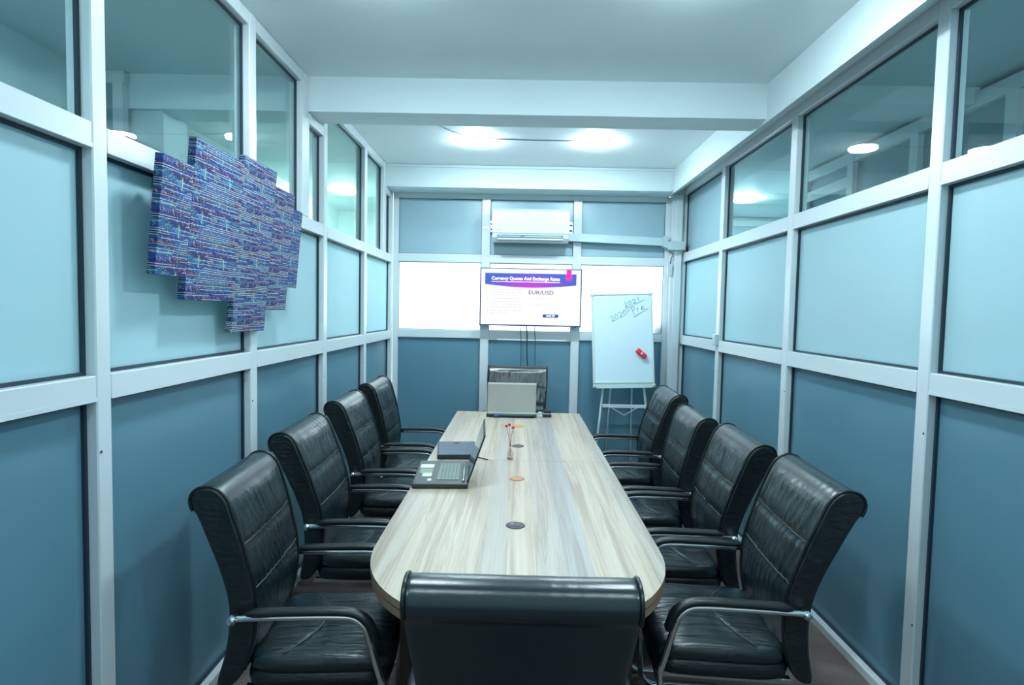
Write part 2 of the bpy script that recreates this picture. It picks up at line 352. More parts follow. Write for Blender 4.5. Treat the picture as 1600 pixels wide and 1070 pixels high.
# ---- glazed partitions: frames of posts and rails with panes set back
def partition(root, side, posts, rows, mats, y_lo, y_hi, mode='x', depth=.075, screws=True):
    """posts: list of (lo, hi) of post faces; rows: rail (z0, z1) list bottom to top; mats: fn(col,row)->(name,material)"""
    s = 1 if side > 0 else -1
    # frame face plane is root coordinate P; goes outward by depth
    P = root['plane']
    def bx(name, a0, a1, z0, z1, d0, d1, mat, par, bev=0):
        p0, p1 = sorted((P + s*d0, P + s*d1))
        if mode == 'x': return box(name, p0, p1, a0, a1, z0, z1, mat, par, True, bev)
        return box(name, a0, a1, p0, p1, z0, z1, mat, par, True, bev)
    for a0, a1, z0, z1 in posts:
        po = bx('post', a0, a1, z0, z1, 0, depth, 'alu', root, .004)
    for a0, a1, z0, z1 in rows:
        rl = bx('rail', a0+.0008, a1-.0008, z0, z1, .0015, depth-.002, 'alu', root, .003)
    return bx
GROOVE = .0018
def wall_side(name, plane, s, post_ys, zB, zA, ztop_fn, pane_mat_top, label):
    root = empty(name, (plane, 2.5, 0), 0, label, 'glass partition', None, 'structure'); root['plane'] = plane
    def bx(nm, a0, a1, z0, z1, d0, d1, mat, par=root, bev=0):
        p0, p1 = sorted((plane + s*d0, plane + s*d1))
        return box(nm, p0, p1, a0, a1, z0, z1, mat, par, True, bev)
    zb0, zb1 = zB; za0, za1 = zA
    for y0, y1, top in post_ys: bx('post', y0, y1, 0, top, 0, .078, 'alu', bev=.004)
    def cell(y0, y1, z0, z1, nm, mat):
        p = bx(nm, y0, y1, z0, z1, GD, GD+.006, mat)
        g = .011
        bm = bmesh.new(); a, b = sorted((plane+s*(GD-.012), plane+s*(GD-.0005)))
        add_box(bm, a, b, y0, y0+g, z0, z1); add_box(bm, a, b, y1-g, y1, z0, z1)
        add_box(bm, a, b, y0+g, y1-g, z0, z0+g); add_box(bm, a, b, y0+g, y1-g, z1-g, z1)
        link('gasket', me_from(bm), 'gasket', p, True)
        return p
    for i in range(len(post_ys)-1):
        y0, y1 = post_ys[i][1], post_ys[i+1][0]
        bx('rail', y0, y1, 0, .045, 0.002, .078, 'alu', bev=.003)
        bx('rail', y0, y1, zb0, zb1, 0.001, .078, 'alu', bev=.003)
        bx('rail', y0, y1, za0, za1, 0.001, .078, 'alu', bev=.003)
        # snap-on glazing bead below the rails
        bx('glazing_bead', y0, y1, zb0-.0, zb0+.014, -.0012, .0, 'alu'); bx('glazing_bead', y0, y1, za0-.0, za0+.014, -.0012, .0, 'alu')
        cell(y0, y1, .045, zb0, 'lower_panel', 'panel')
        cell(y0, y1, zb1, za0, 'frosted_pane', 'frost')
        for (a, b, top, nm, mat) in ztop_fn(i, y0, y1):
            bx('rail', a, b, top-.062, top, .001, .078, 'alu', bev=.003)
            cell(a, b, za1, top-.062, nm, mat)
        # little screws near the top of the lower panels
        for zz in (zb0-.16, zb0-.95):
            bm = bmesh.new(); add_lathe(bm, [(.0045, 0), (.0045, .0015)], seg=8)
            me = me_from(bm); me.transform(Matrix.Rotation(math.pi/2, 4, 'Y')); me.transform(Matrix.Translation((plane - s*.0016, (y1+.012), zz)))
            link('screw', me, 'gasket', root, True)
    return root, bx, cell
def top_left(i, y0, y1):
    if y0 < 3.6 and y1 > 3.6: return [(y0, 3.50, 3.05, 'clear_pane', 'glass'), (3.635, y1, 2.845, 'clear_pane', 'glass')]
    if y1 > 5.8: return [(y0, 5.60, 3.05, 'clear_pane', 'glass'), (5.72, y1, 2.84, 'clear_pane', 'glass')]
    return [(y0, y1, 3.05, 'clear_pane', 'glass')]
lp = [(-.30, -.235, CZ), (.745, .81, CZ), (1.784, 1.849, CZ), (2.826, 2.896, CZ), (3.889, 3.96, CZ), (4.920, 4.991, CZ), (5.945, 6.008, CZ)]
WL, bxl, celll = wall_side('wall_left', XL, -1, lp, (1.363, 1.443), (2.134, 2.211), top_left, 'glass', 'left white framed partition with clear, frosted and slate panes, woven art on it')
bxl('post', 3.50, 3.60, 2.211, CZ, .0, .078, 'alu', bev=.004); bxl('post', 3.60, 3.635, 2.211, BZ, .006, .078, 'alu', bev=.003)
bxl('post', 5.60, 5.66, 2.211, CZ, .0, .078, 'alu', bev=.004); bxl('post', 5.66, 5.72, 2.211, 2.842, .006, .078, 'alu', bev=.003)
def top_right(i, y0, y1):
    if y1 > 5.8: return [(y0, y1, 2.921, 'upper_panel', 'panel_up')]
    return [(y0, y1, 2.921, 'clear_pane', 'glass')]
rp_ = [(-.13, -.06, 2.921), (1.11, 1.18, 2.921), (2.338, 2.408, 2.921), (3.571, 3.646, 2.921), (4.80, 4.872, 2.921), (5.955, 6.008, 2.921)]
WR, bxr, cellr = wall_side('wall_right', XR, 1, rp_, (1.370, 1.456), (2.191, 2.278), top_right, 'glass', 'right white framed partition with clear, frosted and slate panes')
# closing stubs near the camera side
for nm, x0, x1 in (('wall_front', XL-.1, XR+.1),):
    tag(box(nm, x0, x1, YF-.12, YF, 0, CZ, 'plaster'), 'plain plastered wall behind the camera', 'wall', kind='structure')
bxl('post', YF, -.30, 0, CZ, .0, .078, 'alu'); bxr('post', YF, -.13, 0, 2.921, .0, .078, 'alu')
# ---- back wall
WB = empty('wall_back', (0, YB, 0), 0, 'white framed back wall with slate panels and a band of bright daylit frosted panes', 'wall', None, 'structure')
def bb(nm, x0, x1, z0, z1, d0, d1, mat, par=WB, bev=0): return box(nm, x0, x1, YB+d0, YB+d1, z0, z1, mat, par, True, bev)
bp_ = [(XL, -1.237), (-.391, -.306), (.538, .623), (1.467, 1.515)]
for a, b in bp_: bb('post', a, b, 0, 2.842, 0, .07, 'alu', bev=.003)
def cellb(x0, x1, z0, z1, nm, mat, gask='gasket'):
    p = bb(nm, x0, x1, z0, z1, .03, .036, mat); bm = bmesh.new(); g = .006; a, b = YB+.022, YB+.0295
    add_box(bm, x0, x0+g, a, b, z0, z1); add_box(bm, x1-g, x1, a, b, z0, z1); add_box(bm, x0+g, x1-g, a, b, z0, z0+g); add_box(bm, x0+g, x1-g, a, b, z1-g, z1)
    link('gasket', me_from(bm), 'thin_cable', p, True)
for i in range(3):
    x0, x1 = bp_[i][1], bp_[i+1][0]
    for z0, z1 in ((0, .06), (1.377, 1.458), (2.150, 2.232), (2.79, 2.842)): bb('rail', x0, x1, z0, z1, .001, .07, 'alu', bev=.003)
    cellb(x0, x1, .06, 1.364 if i == 1 else 1.377, 'lower_panel', 'panel'); cellb(x0, x1, 1.458, 2.150, 'frosted_pane', 'frost_day'); cellb(x0, x1, 2.232, 2.79, 'upper_panel', 'panel_up')
bb('gap_pane', -.22, .50, 1.3645, 1.3765, .004, .010, 'frost_day'); bb('rail', -.305, -.22, 1.364, 1.3765, .002, .05, 'alu'); bb('rail', .50, .537, 1.364, 1.3765, .002, .05, 'alu')
bm = bmesh.new(); add_box(bm, 1.37, 1.60, YB+.072, YB+.25, 0, 1.57, .005)  # added outside to darken the pane corner from behind
tag(link('trim_9', me_from(bm), 'wood_dark'), 'added brown post stump outside, darkening the lower right corner of the frosted band', 'post', kind='structure')
# corner pier of the back wall
bm = bmesh.new(); add_box(bm, 1.515, XR-.002, 5.945, YB+.06, 0, 3.0, .004)
tag(link('trim_4', me_from(bm), 'alu'), 'white boxed pier in the far right corner', 'pier', kind='structure')
bm = bmesh.new(); add_box(bm, 1.545, 1.615, 5.918, 5.944, 0, 2.85, .004)
tag(link('trim_5', me_from(bm), 'alu'), 'narrow white cover strip up the far right corner pier', 'cover strip', kind='structure')

# ---- corridors seen through the upper panes
def corridor(x0, x1, side):
    nm = 'left' if side < 0 else 'right'; xin, xout = (x1, x0) if side < 0 else (x0, x1)
    tag(box('floor', x0, x1, YF-.1, 8.6, -.08, 0, 'floor2'), nm+' corridor floor beyond the partition', 'floor', kind='structure')
    tag(box('ceiling', x0, x1, YF-.1, 8.6, CZ, CZ+.1, 'ceil2'), nm+' corridor ceiling seen through the upper panes', 'ceiling', kind='structure')
    tag(box('wall_front', x0, x1, YF-.2, YF-.1, 0, CZ, 'plaster'), nm+' corridor end wall behind the camera', 'wall', kind='structure')
    tag(box('wall_back', x0, x1, 8.5, 8.6, 0, CZ, 'plaster'), nm+' corridor far end wall', 'wall', kind='structure')
    a, b = sorted((xin, xin + side*.08)); tag(box('wall_'+('right' if side < 0 else 'left'), a, b, YB+.06, 8.5, 0, CZ, 'plaster'), nm+' corridor wall behind the meeting room', 'wall', kind='structure')
XLo, XRo = -2.62, 2.72
corridor(XLo-.1, XL-.08, -1); corridor(XR+.08, 4.1, 1)
# ceiling above the gap between corridors is open sky behind the frosted band
tag(box('wall_left', XLo-.1, XLo, YF-.1, 8.5, 0, CZ, 'plaster'), 'outer plastered wall of the left corridor', 'wall', kind='structure')
bm = bmesh.new(); add_box(bm, XLo, XL-.08, 3.605, 3.84, BZ, CZ)
tag(link('trim_6', me_from(bm), 'ceil2'), 'beam continuing over the left corridor behind the clear panes', 'beam', kind='structure')
bm = bmesh.new(); add_box(bm, XR+.08, XRo, 3.605, 3.84, 2.95, CZ)
tag(link('trim_7', me_from(bm), 'ceil2'), 'shallow beam continuing over the right corridor', 'beam', kind='structure')
bm = bmesh.new(); add_box(bm, XLo, -2.2, 3.64, 3.90, 0, BZ)
tag(link('trim_8', me_from(bm), 'plaster'), 'white pillar standing in the left corridor', 'pillar', kind='structure')
# small window at the near side of that pillar
WN = empty('window_1', (-2.4, 3.5, 0), 0, 'narrow framed window beside the pillar of the left corridor', 'window', None, 'structure')
box('window_frame', -2.62, -2.38, 3.55, 3.60, 2.98, 3.05, 'alu', WN); box('window_frame', -2.45, -2.39, 3.55, 3.60, 0, 2.98, 'alu', WN)
box('pane', -2.60, -2.45, 3.57, 3.58, 0, 2.98, 'corr_panel', WN)
# partition on the far side of the right corridor
WO = empty('wall_right', (XRo, 3, 0), 0, 'white framed partition on the far side of the right corridor', 'glass partition', None, 'structure')
oy = [-1.0, -.05, .78, 1.62, 2.46, 3.29, 4.09, 4.87, 5.63]
for y in oy: box('post', XRo-.03, XRo+.05, y, y+.085, 0, 3.02, 'alu', WO)
for a, b in zip(oy, oy[1:]):
    for z0, z1 in ((0, .06), (1.38, 1.46), (2.26, 2.36), (2.93, 3.02)): box('rail', XRo-.029, XRo+.05, a+.085, b, z0, z1, 'alu', WO)
    box('lower_panel', XRo+.01, XRo+.02, a+.085, b, .06, 1.38, 'panel', WO); box('frosted_pane', XRo+.01, XRo+.02, a+.085, b, 1.46, 2.26, 'frost', WO)
    box('upper_panel', XRo+.01, XRo+.02, a+.085, b, 2.36, 2.93, 'corr_panel', WO)
box('rail', XRo-.029, XRo+.05, 4.955, 5.63, 2.74, 2.83, 'alu', WO)
tag(box('wall_right', XRo+.06, XRo+.1, YF-.1, 5.72, 0, CZ, 'plaster'), 'plain backing wall behind the right corridor partition', 'wall', kind='structure')
tag(box('wall_front', XRo+.1, 4.1, 5.64, 5.72, 0, CZ, 'plaster'), 'return wall where the right corridor widens', 'wall', kind='structure')
tag(box('wall_right', 4.1, 4.18, 5.72, 8.5, 0, CZ, 'plaster'), 'outer wall of the wide end of the right corridor', 'wall', kind='structure')
WE = empty('wall_back', (2.9, 8.4, 0), 0, 'framed frosted partition closing the right corridor', 'glass partition', None, 'structure')
for x in (1.75, 2.55, 3.35, 4.0): box('post', x, x+.08, 8.38, 8.45, 0, 3.0, 'alu', WE)
for a, b in ((1.83, 2.55), (2.63, 3.35), (3.43, 4.0)):
    for z0, z1 in ((1.38, 1.46), (2.24, 2.33), (2.62, 2.70), (2.92, 3.0)): box('rail', a, b, 8.381, 8.45, z0, z1, 'alu', WE)
    box('frosted_pane', a, b, 8.42, 8.43, 1.46, 2.92, 'frost', WE); box('lower_panel', a, b, 8.42, 8.43, 0, 1.38, 'panel', WE)
# rail and posts at the left corridor's outer wall, seen small through the glass
WO2 = empty('wall_left', (XLo, 3, 0), 0, 'framed partition along the outer side of the left corridor', 'glass partition', None, 'structure')
for y in (-.9, 1.2, 2.3, 4.5, 5.6, 7.0): box('post', XLo, XLo+.05, y, y+.08, 0, 2.95, 'alu', WO2)
for a, b in ((-.82, 1.2), (1.28, 2.3), (4.58, 5.6), (5.68, 7.0)):
    for z0, z1 in ((2.87, 2.95), (2.1, 2.2)): box('rail', XLo, XLo+.05, a, b, z0, z1, 'alu', WO2)
    box('upper_panel', XLo+.01, XLo+.02, a, b, 2.2, 2.87, 'corr_panel', WO2)

# ------------------------------------------------------------ ceiling lamps
def lamp(x, y, label, mat='lamp', r=.1, group=None, cz=CZ, down=.026):
    t = empty('ceiling_lamp', (x, y, cz), 0, label, 'lamp', group)
    bm = bmesh.new(); add_lathe(bm, [(r+.010, 0), (r+.010, -.006), (r+.002, -.008)], seg=32); link('trim_ring', me_from(bm), 'white_plastic', t, smooth=True)
    bm = bmesh.new(); add_lathe(bm, [(r, -.0085), (r, -down), (r-.008, -down-.006)], seg=32); link('diffuser', me_from(bm), mat, t, smooth=True)
lamp(-.37, 4.86, 'left of the two lit round ceiling lamps above the screen')
lamp(.603, 4.86, 'right of the two lit round ceiling lamps above the screen')
lamp(-.60, 2.37, 'lit round ceiling lamp at the top edge over the left row of chairs', r=.1)
lamp(.69, 2.36, 'lit round ceiling lamp at the top edge over the right row of chairs', r=.1)
lamp(-.50, .20, 'added dim fill lamp behind the camera, left', 'lamp_fill')  # unseen pair, added to lift the light on the near chair
lamp(.65, .20, 'added dim fill lamp behind the camera, right', 'lamp_fill')  # right half of the added fill pair
lamp(-2.1, 7.03, 'bright lamp in the left corridor seen through a clear pane', 'lamp2', r=.13)
lamp(2.66, 7.08, 'bright lamp in the right corridor low behind the second clear pane', 'lamp3', r=.13)
lamp(-2.0, -.4, 'added unseen fill lamp in the left corridor, behind the camera', 'lamp3', r=.1)  # unseen, added to brighten the left corridor
lamp(2.2, .3, 'added fill lamp beyond the right partition, out of view', 'lamp3', r=.1)  # likewise an added light, brightens the right corridor
# ------------------------------------------------------------ meeting table
T = empty('meeting_table', (.015, 3.48, 0), 0, 'long pale wood-grain meeting table with rounded near end', 'table')
def outline(y0, y1, rnd, inset=0):
    hw = .552 - inset; cxx = .015; pts = []
    if rnd:
        cyy = 2.25; ry = .585 - inset
        n = 36
        for k in range(n+1):
            a = math.pi + math.pi*k/n
            # superellipse: a touch squarer than an ellipse
            c, s_ = math.cos(a), math.sin(a); e = .92
            pts.append((cxx + hw*math.copysign(abs(c)**e, c), cyy + ry*math.copysign(abs(s_)**e, s_)))
        pts += [(cxx+hw, y1), (cxx-hw, y1)]
    else: pts = [(cxx-hw, y0), (cxx+hw, y0), (cxx+hw, y1-inset), (cxx-hw, y1-inset)]
    return pts
def slab(name, pts, z0, z1, mats, parent):
    bm = bmesh.new(); add_prism(bm, pts, z0, z1)
    me = me_from(bm)
    for m_ in mats: me.materials.append(M[m_])
    if len(mats) > 1:
        for p in me.polygons: p.material_index = 0 if abs(p.normal.z) > .9 else 1
    return link(name, me, None, parent, True)
for y0, y1, rnd in ((0, 3.5625, True), (3.5645, 5.285, False)):
    tp = slab('table_top', outline(y0, y1, rnd), .724, .75, ('wood', 'edge'), T)
    slab('groove', outline(y0, y1, rnd, .012), .7165, .7235, ('groove',), tp)
    slab('lower_band', outline(y0, y1, rnd, .004), .690, .7160, ('edge', 'edge'), tp)
for y, mt_, dr in ((2.469, 'cap_dark', .041), (3.171, 'cork', .041), (3.948, 'cap_dark', .041), (4.634, 'cork2', .043)):
    bm = bmesh.new(); add_lathe(bm, [(dr, .7502), (dr, .753), (dr-.004, .7545), (dr-.012, .7545), (dr-.013, .7537), (.001, .7537)], .005 + .006*(y-2.4), y, 28)
    o = link('cable_cap', me_from(bm), mt_, T, True, True)
    tag(o, {'cap_dark': 'dark round cable cap', 'cork': 'tan brown round cable cap', 'cork2': 'orange round cable cap'}[mt_])
for y in (2.03, 3.50, 4.78): box('support_panel', -.40, .43, y, y+.03, 0, .690, 'wood_dark', T, bev=.002)
box('modesty_panel', 0.0, .03, 2.06, 4.78, .12, .690, 'wood_dark', T)

# ------------------------------------------------------------ leather chairs
PROF = [(-.05, .385), (-.038, .48), (-.034, .58), (-.046, .68), (-.082, .78), (-.126, .87), (-.162, .94), (-.182, .974), (-.193, .986), (-.203, 1.003), (-.208, 1.028), (-.200, 1.052), (-.180, 1.068), (-.145, 1.074),
        (-.110, 1.060), (-.082, 1.028), (-.052, .965), (-.022, .90), (.004, .83), (.030, .76), (.048, .69), (.056, .61), (.052, .53), (.036, .45), (.012, .395), (-.02, .372)]
def hw_back(z): return .232 + .036*max(0, min(1, (z-.40)/.55))
NP = 4
PR = [(v.x, v.y) for v in crom([(a, b, 0) for a, b in PROF], NP, True)]
NPR = len(PR)
def pnorm(i):
    a, b = PR[(i-1) % NPR], PR[(i+1) % NPR]; dx, dz = b[0]-a[0], b[1]-a[1]; l = math.hypot(dx, dz)
    return (-dz/l, dx/l)   # outward (profile runs clockwise seen from +y)
# check the direction once: the front of the seat back must look towards +x
_i = min(range(NPR), key=lambda i: abs(PR[i][0]-.056)+abs(PR[i][1]-.61))
SGN = 1 if pnorm(_i)[0] > 0 else -1
SEAMS = (.735, .885)
def wr(y, z, seed, k=1.0):
    """folds of the soft leather: long and mostly vertical, gathered under each seam"""
    sl = (.35 if seed % 2 else -.25)*(z-.8)
    ph = 1.6*noise.noise(Vector((y*3.0+seed*5, z*2.2, 3.3)))
    a1 = max(0, noise.noise(Vector((y*5+seed*3, z*3.0, 9.1)))+.30)
    a2 = max(0, noise.noise(Vector((y*4-seed*3, z*2.0, 4.1)))+.35)
    f1 = (1-abs(math.sin((y+sl)*74 + ph*2.2 + seed)))**1.5 ; f2 = math.sin((y+sl*.6)*38 + ph*2 + seed)
    top = .55+.45*math.sin(((z-.735) % .15)/.15*math.pi)
    return k*(-.0135*f1*a1*top + .0045*f2*a2 + .004*noise.noise(Vector((y*3.1+seed*7, z*2.3, seed))))
def front_disp(y, z, seed, hw):
    d = 0
    for s_ in SEAMS:
        zz = s_ - .02*(1-(y/hw)**2)*0
        d -= .010*math.exp(-((z-zz)/.013)**2)
    edge = min(1, (1-abs(y/hw))/.10)
    return edge*(d + wr(y, z, seed)) + .012*(1-(y/hw)**2)
def chair_back_mesh(seed):
    NS = 46; bm = bmesh.new(); rings = []
    ss = [-1, -.985, -.955] + [-.93 + 1.86*k/(NS-1) for k in range(NS)] + [.955, .985, 1]
    ins = {0: .011, 1: .004, 2: .001}
    for j, s_ in enumerate(ss):
        e = ins.get(j, ins.get(len(ss)-1-j, 0)); ring = []
        for i, (x, z) in enumerate(PR):
            nx, nz = pnorm(i); nx *= SGN; nz *= SGN; hw = hw_back(z); y = s_*hw
            d = -e
            if e == 0:
                fr = max(0, nx) if z > .41 else 0
                if fr > .2 and z < 1.03: d += front_disp(y, z, seed, hw)*min(1, fr*1.5)*min(1, (z-.40)/.05)*min(1, (1.045-z)/.03)
                elif z > 1.0: d += .12*wr(y, .97, seed)*min(1, (1-abs(s_))/.1)
                else: d += .0012*noise.noise(Vector((y*9, z*9, seed)))
            ring.append(bm.verts.new((x+nx*d, y, z+nz*d)))
        rings.append(ring)
    for A, B in zip(rings, rings[1:]):
        for i in range(NPR):
            q = bm.faces.new((A[i], A[(i+1) % NPR], B[(i+1) % NPR], B[i]))
            if pnorm(i)[0]*SGN < .25 or PR[i][1] > 1.035: q.material_index = 2
    c1 = bm.faces.new(rings[0][::-1]); c2 = bm.faces.new(rings[-1])
    c1.material_index = 1; c2.material_index = 1
    r = bmesh.ops.triangulate(bm, faces=[c1, c2])
    me = me_from(bm, 'backrest'); me.materials.append(M['leather']); me.materials.append(M['leather_side']); me.materials.append(M['leather_plain'])
    for p in me.polygons: p.use_smooth = p.material_index != 1
    return me
# front edge path (for piping), from seat level up over the roll
i0 = min(range(NPR), key=lambda i: math.hypot(PR[i][0]+.196, PR[i][1]-.982)); i1 = min(range(NPR), key=lambda i: math.hypot(PR[i][0]-.036, PR[i][1]-.45))
edge_path = [PR[i % NPR] for i in range(i0, i1+1 if i1 > i0 else i1+NPR+1)]
def seat_r(x0, x1, hy, z, th, crown, n=22, m=22, seed=0, wrinkle=True, front_drop=.02):
    """soft cushion with superellipse outline; returns bmesh"""
    bm = bmesh.new(); rings = []
    prof = [(0, -th/2), (.6, -th/2), (.93, -th/2), (.985, -th*.33), (1.0, 0), (.985, th*.33), (.95, th*.47), (.90, th/2), (.80, th/2), (.68, th/2), (.56, th/2), (.44, th/2), (.32, th/2), (.2, th/2), (.1, th/2)]
    cx = (x0+x1)/2; hx = (x1-x0)/2; seg = 72
    for r, dz in prof:
        ring = []
        for k in range(seg):
            a = 2*math.pi*k/seg; c, s_ = math.cos(a), math.sin(a); p = 2/5.5
            x = math.copysign(abs(c)**p, c)*r; y = math.copysign(abs(s_)**p, s_)*r
            X = cx+x*hx; Y = y*hy; Z = z+dz
            if dz > 0:
                Z += crown*(1-x*x)*(1-y*y)
                if wrinkle:
                    arc = .235 - 1.9*Y*Y
                    Z -= .006*math.exp(-((X-arc)/.010)**2)*(1 if abs(Y) < hy*.93 else 0)
                    inner = 1 if X < arc else .35
                    e = min(1, (1-max(abs(x), abs(y)))/.12)
                    Z += e*inner*(.0022*math.sin(Y*75+X*14+seed) + .0035*noise.noise(Vector((X*7, Y*7, seed))))
            Z -= front_drop*max(0, (X-(x1-.14))/.14)**2 if x > 0 else 0
            ring.append(bm.verts.new((X, Y, Z)))
        rings.append(ring)
    for A, B in zip(rings[1:], rings[2:]):
        for k in range(seg): bm.faces.new((A[k], A[(k+1) % seg], B[(k+1) % seg], B[k]))
    for v in rings[0]: bm.verts.remove(v)
    bm.faces.new(rings[1][::-1]); bm.faces.new(rings[-1])
    return bm
ARM_Y = .278
def arm_pts(s):
    raw = [(-.012, s*ARM_Y, .650), (.04, s*ARM_Y, .655), (.20, s*ARM_Y, .657), (.34, s*ARM_Y, .656), (.385, s*ARM_Y, .648), (.415, s*ARM_Y, .622), (.432, s*ARM_Y, .585), (.462, s*ARM_Y, .47), (.478, s*ARM_Y, .41), (.474, s*ARM_Y, .34), (.462, s*ARM_Y, .10), (.45, s*ARM_Y, .045), (.415, s*ARM_Y, .016), (.36, s*ARM_Y, .0125), (.1, s*ARM_Y, .0125), (-.07, s*ARM_Y, .0125)]
    return crom(raw, 4)
def pad_mesh(s):
    pts = crom([(.035, 0, .670), (.10, 0, .674), (.22, 0, .6765), (.33, 0, .6765), (.392, 0, .666), (.434, 0, .634), (.452, 0, .590), (.457, 0, .565)], 4)
    bm = bmesh.new(); rings = []; n = len(pts)
    for i, p in enumerate(pts):
        a = pts[max(0, i-1)]; b = pts[min(n-1, i+1)]; t = (b-a).normalized(); nr_ = Vector((-t.z, 0, t.x))   # outward normal (up)
        sc = min(1, .45+i*.25, .5+(n-1-i)*.25); ring = []
        for k in range(12):
            an = 2*math.pi*k/12; c, q = math.cos(an), math.sin(an)
            hy = .021*math.copysign(abs(c)**.7, c)*sc; hn = .0125*math.copysign(abs(q)**.7, q)*sc
            ring.append(bm.verts.new((p.x+nr_.x*hn, s*ARM_Y+hy, p.z+nr_.z*hn)))
        rings.append(ring)
    for A, B in zip(rings, rings[1:]):
        for k in range(12): bm.faces.new((A[k], A[(k+1) % 12], B[(k+1) % 12], B[k]))
    bm.faces.new(rings[0][::-1]); bm.faces.new(rings[-1])
    return me_from(bm)
SHARED = {}
def make_chair(seed):
    t = empty('leather_chair')
    b = link('backrest', chair_back_mesh(seed), None, t)
    if 'pipe' not in SHARED:
        for s in (-1, 1):
            bm = bmesh.new(); add_tube(bm, [(x+.001, s*(hw_back(z)-.004), z) for x, z in edge_path[::2]], .0052, 6); SHARED['pipe', s] = me_from(bm)
        SHARED['pipe'] = 1
        for s in (-1, 1):
            bm = bmesh.new(); add_tube(bm, arm_pts(s), .0122, 10); SHARED['arm', s] = me_from(bm)
            SHARED['pad', s] = pad_mesh(s)
            bm = bmesh.new(); add_tube(bm, [(-.008, s*.245, .650), (-.008, s*(ARM_Y+.016), .650)], .014, 12); SHARED['bolt', s] = me_from(bm)
        bm = bmesh.new(); add_tube(bm, [(.476, -ARM_Y, .365), (.476, ARM_Y, .365)], .010, 8); SHARED['cross'] = me_from(bm)
        bm = bmesh.new(); add_tube(bm, [(-.07, -ARM_Y, .0125), (-.07, ARM_Y, .0125)], .0112, 8); SHARED['rear'] = me_from(bm)
        bm = bmesh.new()
        add_box(bm, .0, .476, -.014, .014, .352, .372, .003); SHARED['rails'] = me_from(bm)
    for s in (-1, 1): link('piping', SHARED['pipe', s], 'piping', b, smooth=True)
    for zs in SEAMS:
        pts = []
        for k in range(25):
            y = (-1+2*k/24)*.965*hw_back(zs); zz = zs
            # x of the front profile at this height
            x = max(p[0] for p, q in zip(PR, PR[1:]+PR[:1]) if abs(p[1]-zz) < .012 and p[0] > -.09)
            pts.append((x - .006 + front_disp(y, zz+.03, seed, hw_back(zs))*.6, y, zz+.003))
        bm = bmesh.new(); add_tube(bm, pts, .0022, 6); link('seam', me_from(bm), 'seam', b, smooth=True)
    c = link('seat_cushion', me_from(seat_r(.005, .505, .250, .468, .062, .012, seed=seed)), 'leather', t, smooth=True)
    pts = [(.229-1.9*y*y, y, .4985+.012*(1-((.229-1.9*y*y-.255)/.25)**2)*(1-(y/.25)**2)) for y in [(-1+2*k/24)*.225 for k in range(25)]]
    bm = bmesh.new(); add_tube(bm, pts, .0022, 6); link('seam', me_from(bm), 'seam', c, smooth=True)
    link('seat_base', me_from(seat_r(.0, .498, .247, .412, .066, 0, wrinkle=False, front_drop=.01)), 'leather_side', t, smooth=True)
    for s in (-1, 1):
        a = link('arm_frame', SHARED['arm', s], 'chrome', t, smooth=True)
        link('arm_pad', SHARED['pad', s], 'armpad', a, smooth=True); link('bolt', SHARED['bolt', s], 'chrome', a, smooth=True)
    link('crossbar', SHARED['cross'], 'chrome', t, smooth=True); link('crossbar', SHARED['rear'], 'chrome', t, smooth=True); [setattr(link('seat_rail', SHARED['rails'], 'steel', t), 'location', (0, s_*.19, 0)) for s_ in (-1, 1)]
    return t
protos = [make_chair(i+1) for i in range(3)]
used = [False]*3
def place(v, x, y, rz, label, sc=(1, 1, 1), group='black leather chairs round the table', lean=0):
    if not used[v]: c = protos[v]; used[v] = True
    else: c = copy_tree(protos[v])
    c.location = (x, y, 0); c.rotation_euler = (0, 0, math.radians(rz)); c.scale = sc
    if lean:
        for b in c.children:
            if b.name.startswith('backrest'):
                a = math.radians(lean); b.rotation_euler = (0, a, 0); b.scale = (1, .96 if lean > 5 else 1, 1); q = Matrix.Rotation(a, 3, 'Y') @ Vector((0, 0, .65)); b.location = Vector((0, 0, .65)) - q
    tag(c, label, 'chair', group); return c
# left row (facing +x), right row (facing -x), near and far end
place(0, -.925, 2.125, 4, 'black leather armchair nearest the camera in the left row, its whole seat showing', (1, .955, .985), lean=8)
place(1, -.955, 2.925, 1.5, 'black leather armchair second from the camera in the left row', (1, .98, 1.005), lean=2.5)
place(2, -.975, 3.745, 1, 'black leather armchair third from the camera in the left row, behind the open black laptop', (1, .95, 1.02), lean=3)
place(0, -.985, 4.43, 0, 'black leather armchair farthest from the camera in the left row', (1, 1, 1.03))
place(1, 1.018, 2.245, 176, 'black leather armchair nearest the camera in the right row, deeply wrinkled backrest', (1, 1, 1.0))
place(2, 1.005, 2.915, 178, 'black leather armchair second from the camera in the right row', (1, 1, 1.0))
place(0, 1.005, 3.59, 179, 'black leather armchair third from the camera in the right row', (1, .97, .985))
place(1, 1.012, 4.365, 179, 'black leather armchair farthest from the camera in the right row, beside the whiteboard stand', (1, 1, 1.02))
place(2, .022, 1.455, 90, 'black leather armchair at the near end of the table, seen from behind', (1, 1.012, .975))
place(1, 0.0, 5.575, 269, 'black leather armchair at the far end of the table behind the silver laptop', (1, 1.085, 1.05))
